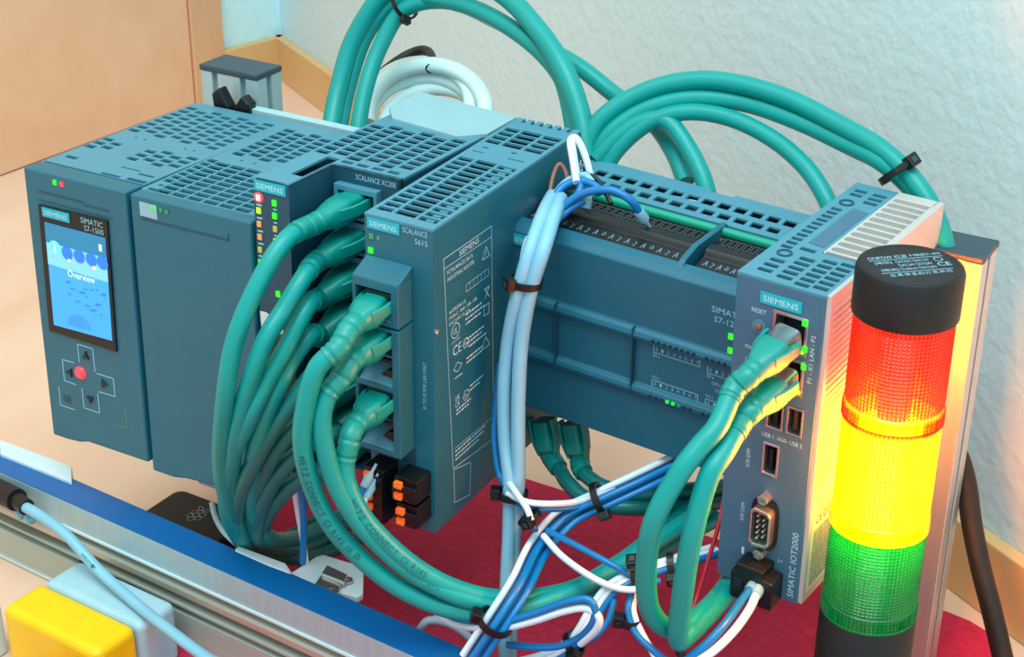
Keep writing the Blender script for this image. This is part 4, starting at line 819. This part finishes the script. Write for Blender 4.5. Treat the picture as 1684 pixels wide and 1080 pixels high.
for p_, m_, r_, lab in (
 ([(903,322,95),(910,288,102),(920,270,106),(930,282,106),(934,300,102)], 'brown_wire', 1.1, 'brown looped wire above the pale cable ends'),
 ([(905,322,94),(925,312,98),(950,308,100)], 'brown_wire', 1.0, 'brown wire lying flat above the pale cable ends'),
 ([(890,360,80),(912,320,92),(935,296,100),(962,285,104),(992,312,102),(1005,335,98)], 'black_wire', 1.1, 'black wire arching over the blue ones'),
 ([(955,286,104),(980,292,102),(996,320,100)], 'black_wire', 1.0, 'second black wire on top of the cluster'),
 ([(892,385,74),(918,352,82),(942,330,90),(955,308,96),(948,296,98)], 'blue_wire', 1.8, 'blue wire bending back into the cluster'),
 ([(898,345,84),(925,308,94),(955,298,98),(980,306,98),(985,320,96)], 'blue_wire', 1.9, 'blue wire arching high over the terminal strip'),
 ([(900,335,88),(930,300,98),(960,288,102),(975,300,100)], 'pale_wire', 1.7, 'pale blue wire on top of the cluster'),
 ([(952,305,98),(945,262,106),(940,230,112)], 'white_wire', 1.6, 'straight white wire beside the white loop'),
 ([(886,410,66),(908,372,74),(935,345,82),(960,330,88)], 'blue_wire', 1.8, 'lowest blue wire of the cluster')):
    cable('wire', pts(p_), r_, m_, lab, 'wire')
# black plug with grey cable over the base bar
r = thing('power_lead', at(20, 815, y=-22), 'grey cable with black plug lying across the base bar at left', 'cable'); o3 = r.location/S
P = [p-o3 for p in pts([(30,828,-22),(62,845,-26),(110,880,-32),(160,935,-36),(215,985,-42),(270,1030,-52),(350,1090,-66)])]
MB().tube(P, 3.0, 14, 7).build('jacket', 'pale_wire', r, smooth=True)
P2 = [p-o3 for p in pts([(-40,790,-14),(0,808,-18),(28,822,-21),(44,834,-23)])]
MB().tube([P2[0], P2[1], P2[2]], 6.3, 16, 5).build('plug_body', 'black_soft', r, smooth=True); MB().tube([P2[2], P2[2].lerp(P2[3], .5), P2[3]], 4.6, 14, 3).build('strain_relief', 'black', r, smooth=True)
letter_path(P, 'H05VV-F', 62, 2.0, 3.0, r, facing)
for k, (u, v) in enumerate(((30, 838), (45, 846))):
    o = MB().lathe(at(u, v, y=-17.5), [(1.4, 0), (3, 1), (3, 5), (1.8, 6)], 12, (1, -.3, -.4)).build('nut', 'pale_wire', smooth=True); tag(o, ('left' if k == 0 else 'right')+' small turquoise fitting under the black plug', 'fitting')

# ------------------------------------------------------------ black cable ties
def tie(u, v, y, ax, r, head, lab, tail=10, m_='black', wdt=3.2):
    c = at(u, v, y=y); R_ = thing('cable_tie', c, lab, 'cable tie', group='black cable ties'); ax = Vector(ax).normalized()
    MB().lathe((0,0,0), [(r, -wdt/2), (r+1.2, -wdt/2), (r+1.2, wdt/2), (r, wdt/2), (r, -wdt/2)], 28, ax, cap=False).build('band', m_, R_, smooth=False)
    h = Vector(head); h = (h-ax*h.dot(ax)).normalized(); t = ax.cross(h); q = h*(r+2)
    def ob(c0, a, b, d, nm, mm):
        vs = [c0+ax*(i*a)+h*(j*b)+t*(k*d) for i in (-1, 1) for j in (-1, 1) for k in (-1, 1)]
        MB().add(vs, [(0,1,3,2),(4,6,7,5),(0,4,5,1),(2,3,7,6),(0,2,6,4),(1,5,7,3)]).build(nm, mm, R_, bevel=.4)
    ob(q, wdt*.85, 2.2, 3, 'head', m_); ob(q+h*2.3, wdt*.4, .2, 1.4, 'head_slot', 'cap_grey')
    if tail: ob(q+h*.6+t*(tail/2), wdt*.4, .5, tail/2, 'tail', m_)
tie(865, 462, 46, (.1, 0, 1), 6.6, (-.6, -1, 0), 'black cable tie around the pale cables before the long controller', 0)
tie(843, 812, 34, (0, .1, 1), 6.2, (-.9, -.5, 0), 'black cable tie around the pale cables above the mat', 0)
tie(876, 848, 24, (.5, .2, -1), 3, (-.2, -1, .2), 'small black tie on the short white wire', 5)
tie(985, 818, 50, (.9, .4, .5), 6.5, (.1, -.6, -1), 'black tie round the main bundle near the teal loops', 0)
tie(815, 1022, -19, (.4, .1, .9), 7.5, (-1, -.6, 0), 'black tie where the wires meet the base bar', 0)
tie(1045, 942, 24, (.9, .4, .2), 6, (-.2, -.4, 1), 'left black tie of the pair beside the hanging teal cables', 6)
tie(1105, 930, 40, (.9, .4, .2), 5.5, (-.2, -.8, -.4), 'right black tie of the pair beside the hanging teal cables', 0)
tie(1036, 1022, 8, (.1, .1, 1), 3.4, (-1, -.5, .1), 'small black tie on the red mat left of the teal loop', 5)
tie(944, 1058, 0, (.7, .2, .6), 5, (.4, -.7, -.2), 'black tie at the lower end of the white bundle', 0)
tie(1112, 1043, -14, (.5, .6, .1), 5.8, (.2, -.3, -1), 'thin black ring round the bottom of the teal loops', 0, wdt=1.6)
tie(1478, 280, 160, (.7, -.1, -.7), 9, (.5, -.4, .8), 'black toothed tie on the low teal arc by the right post', 12, wdt=3.4)
tie(665, 5, 195, (.8, 0, .5), 8.5, (-.3, -.5, -1), 'black tie at the top of the tall teal arc', 0, wdt=2)
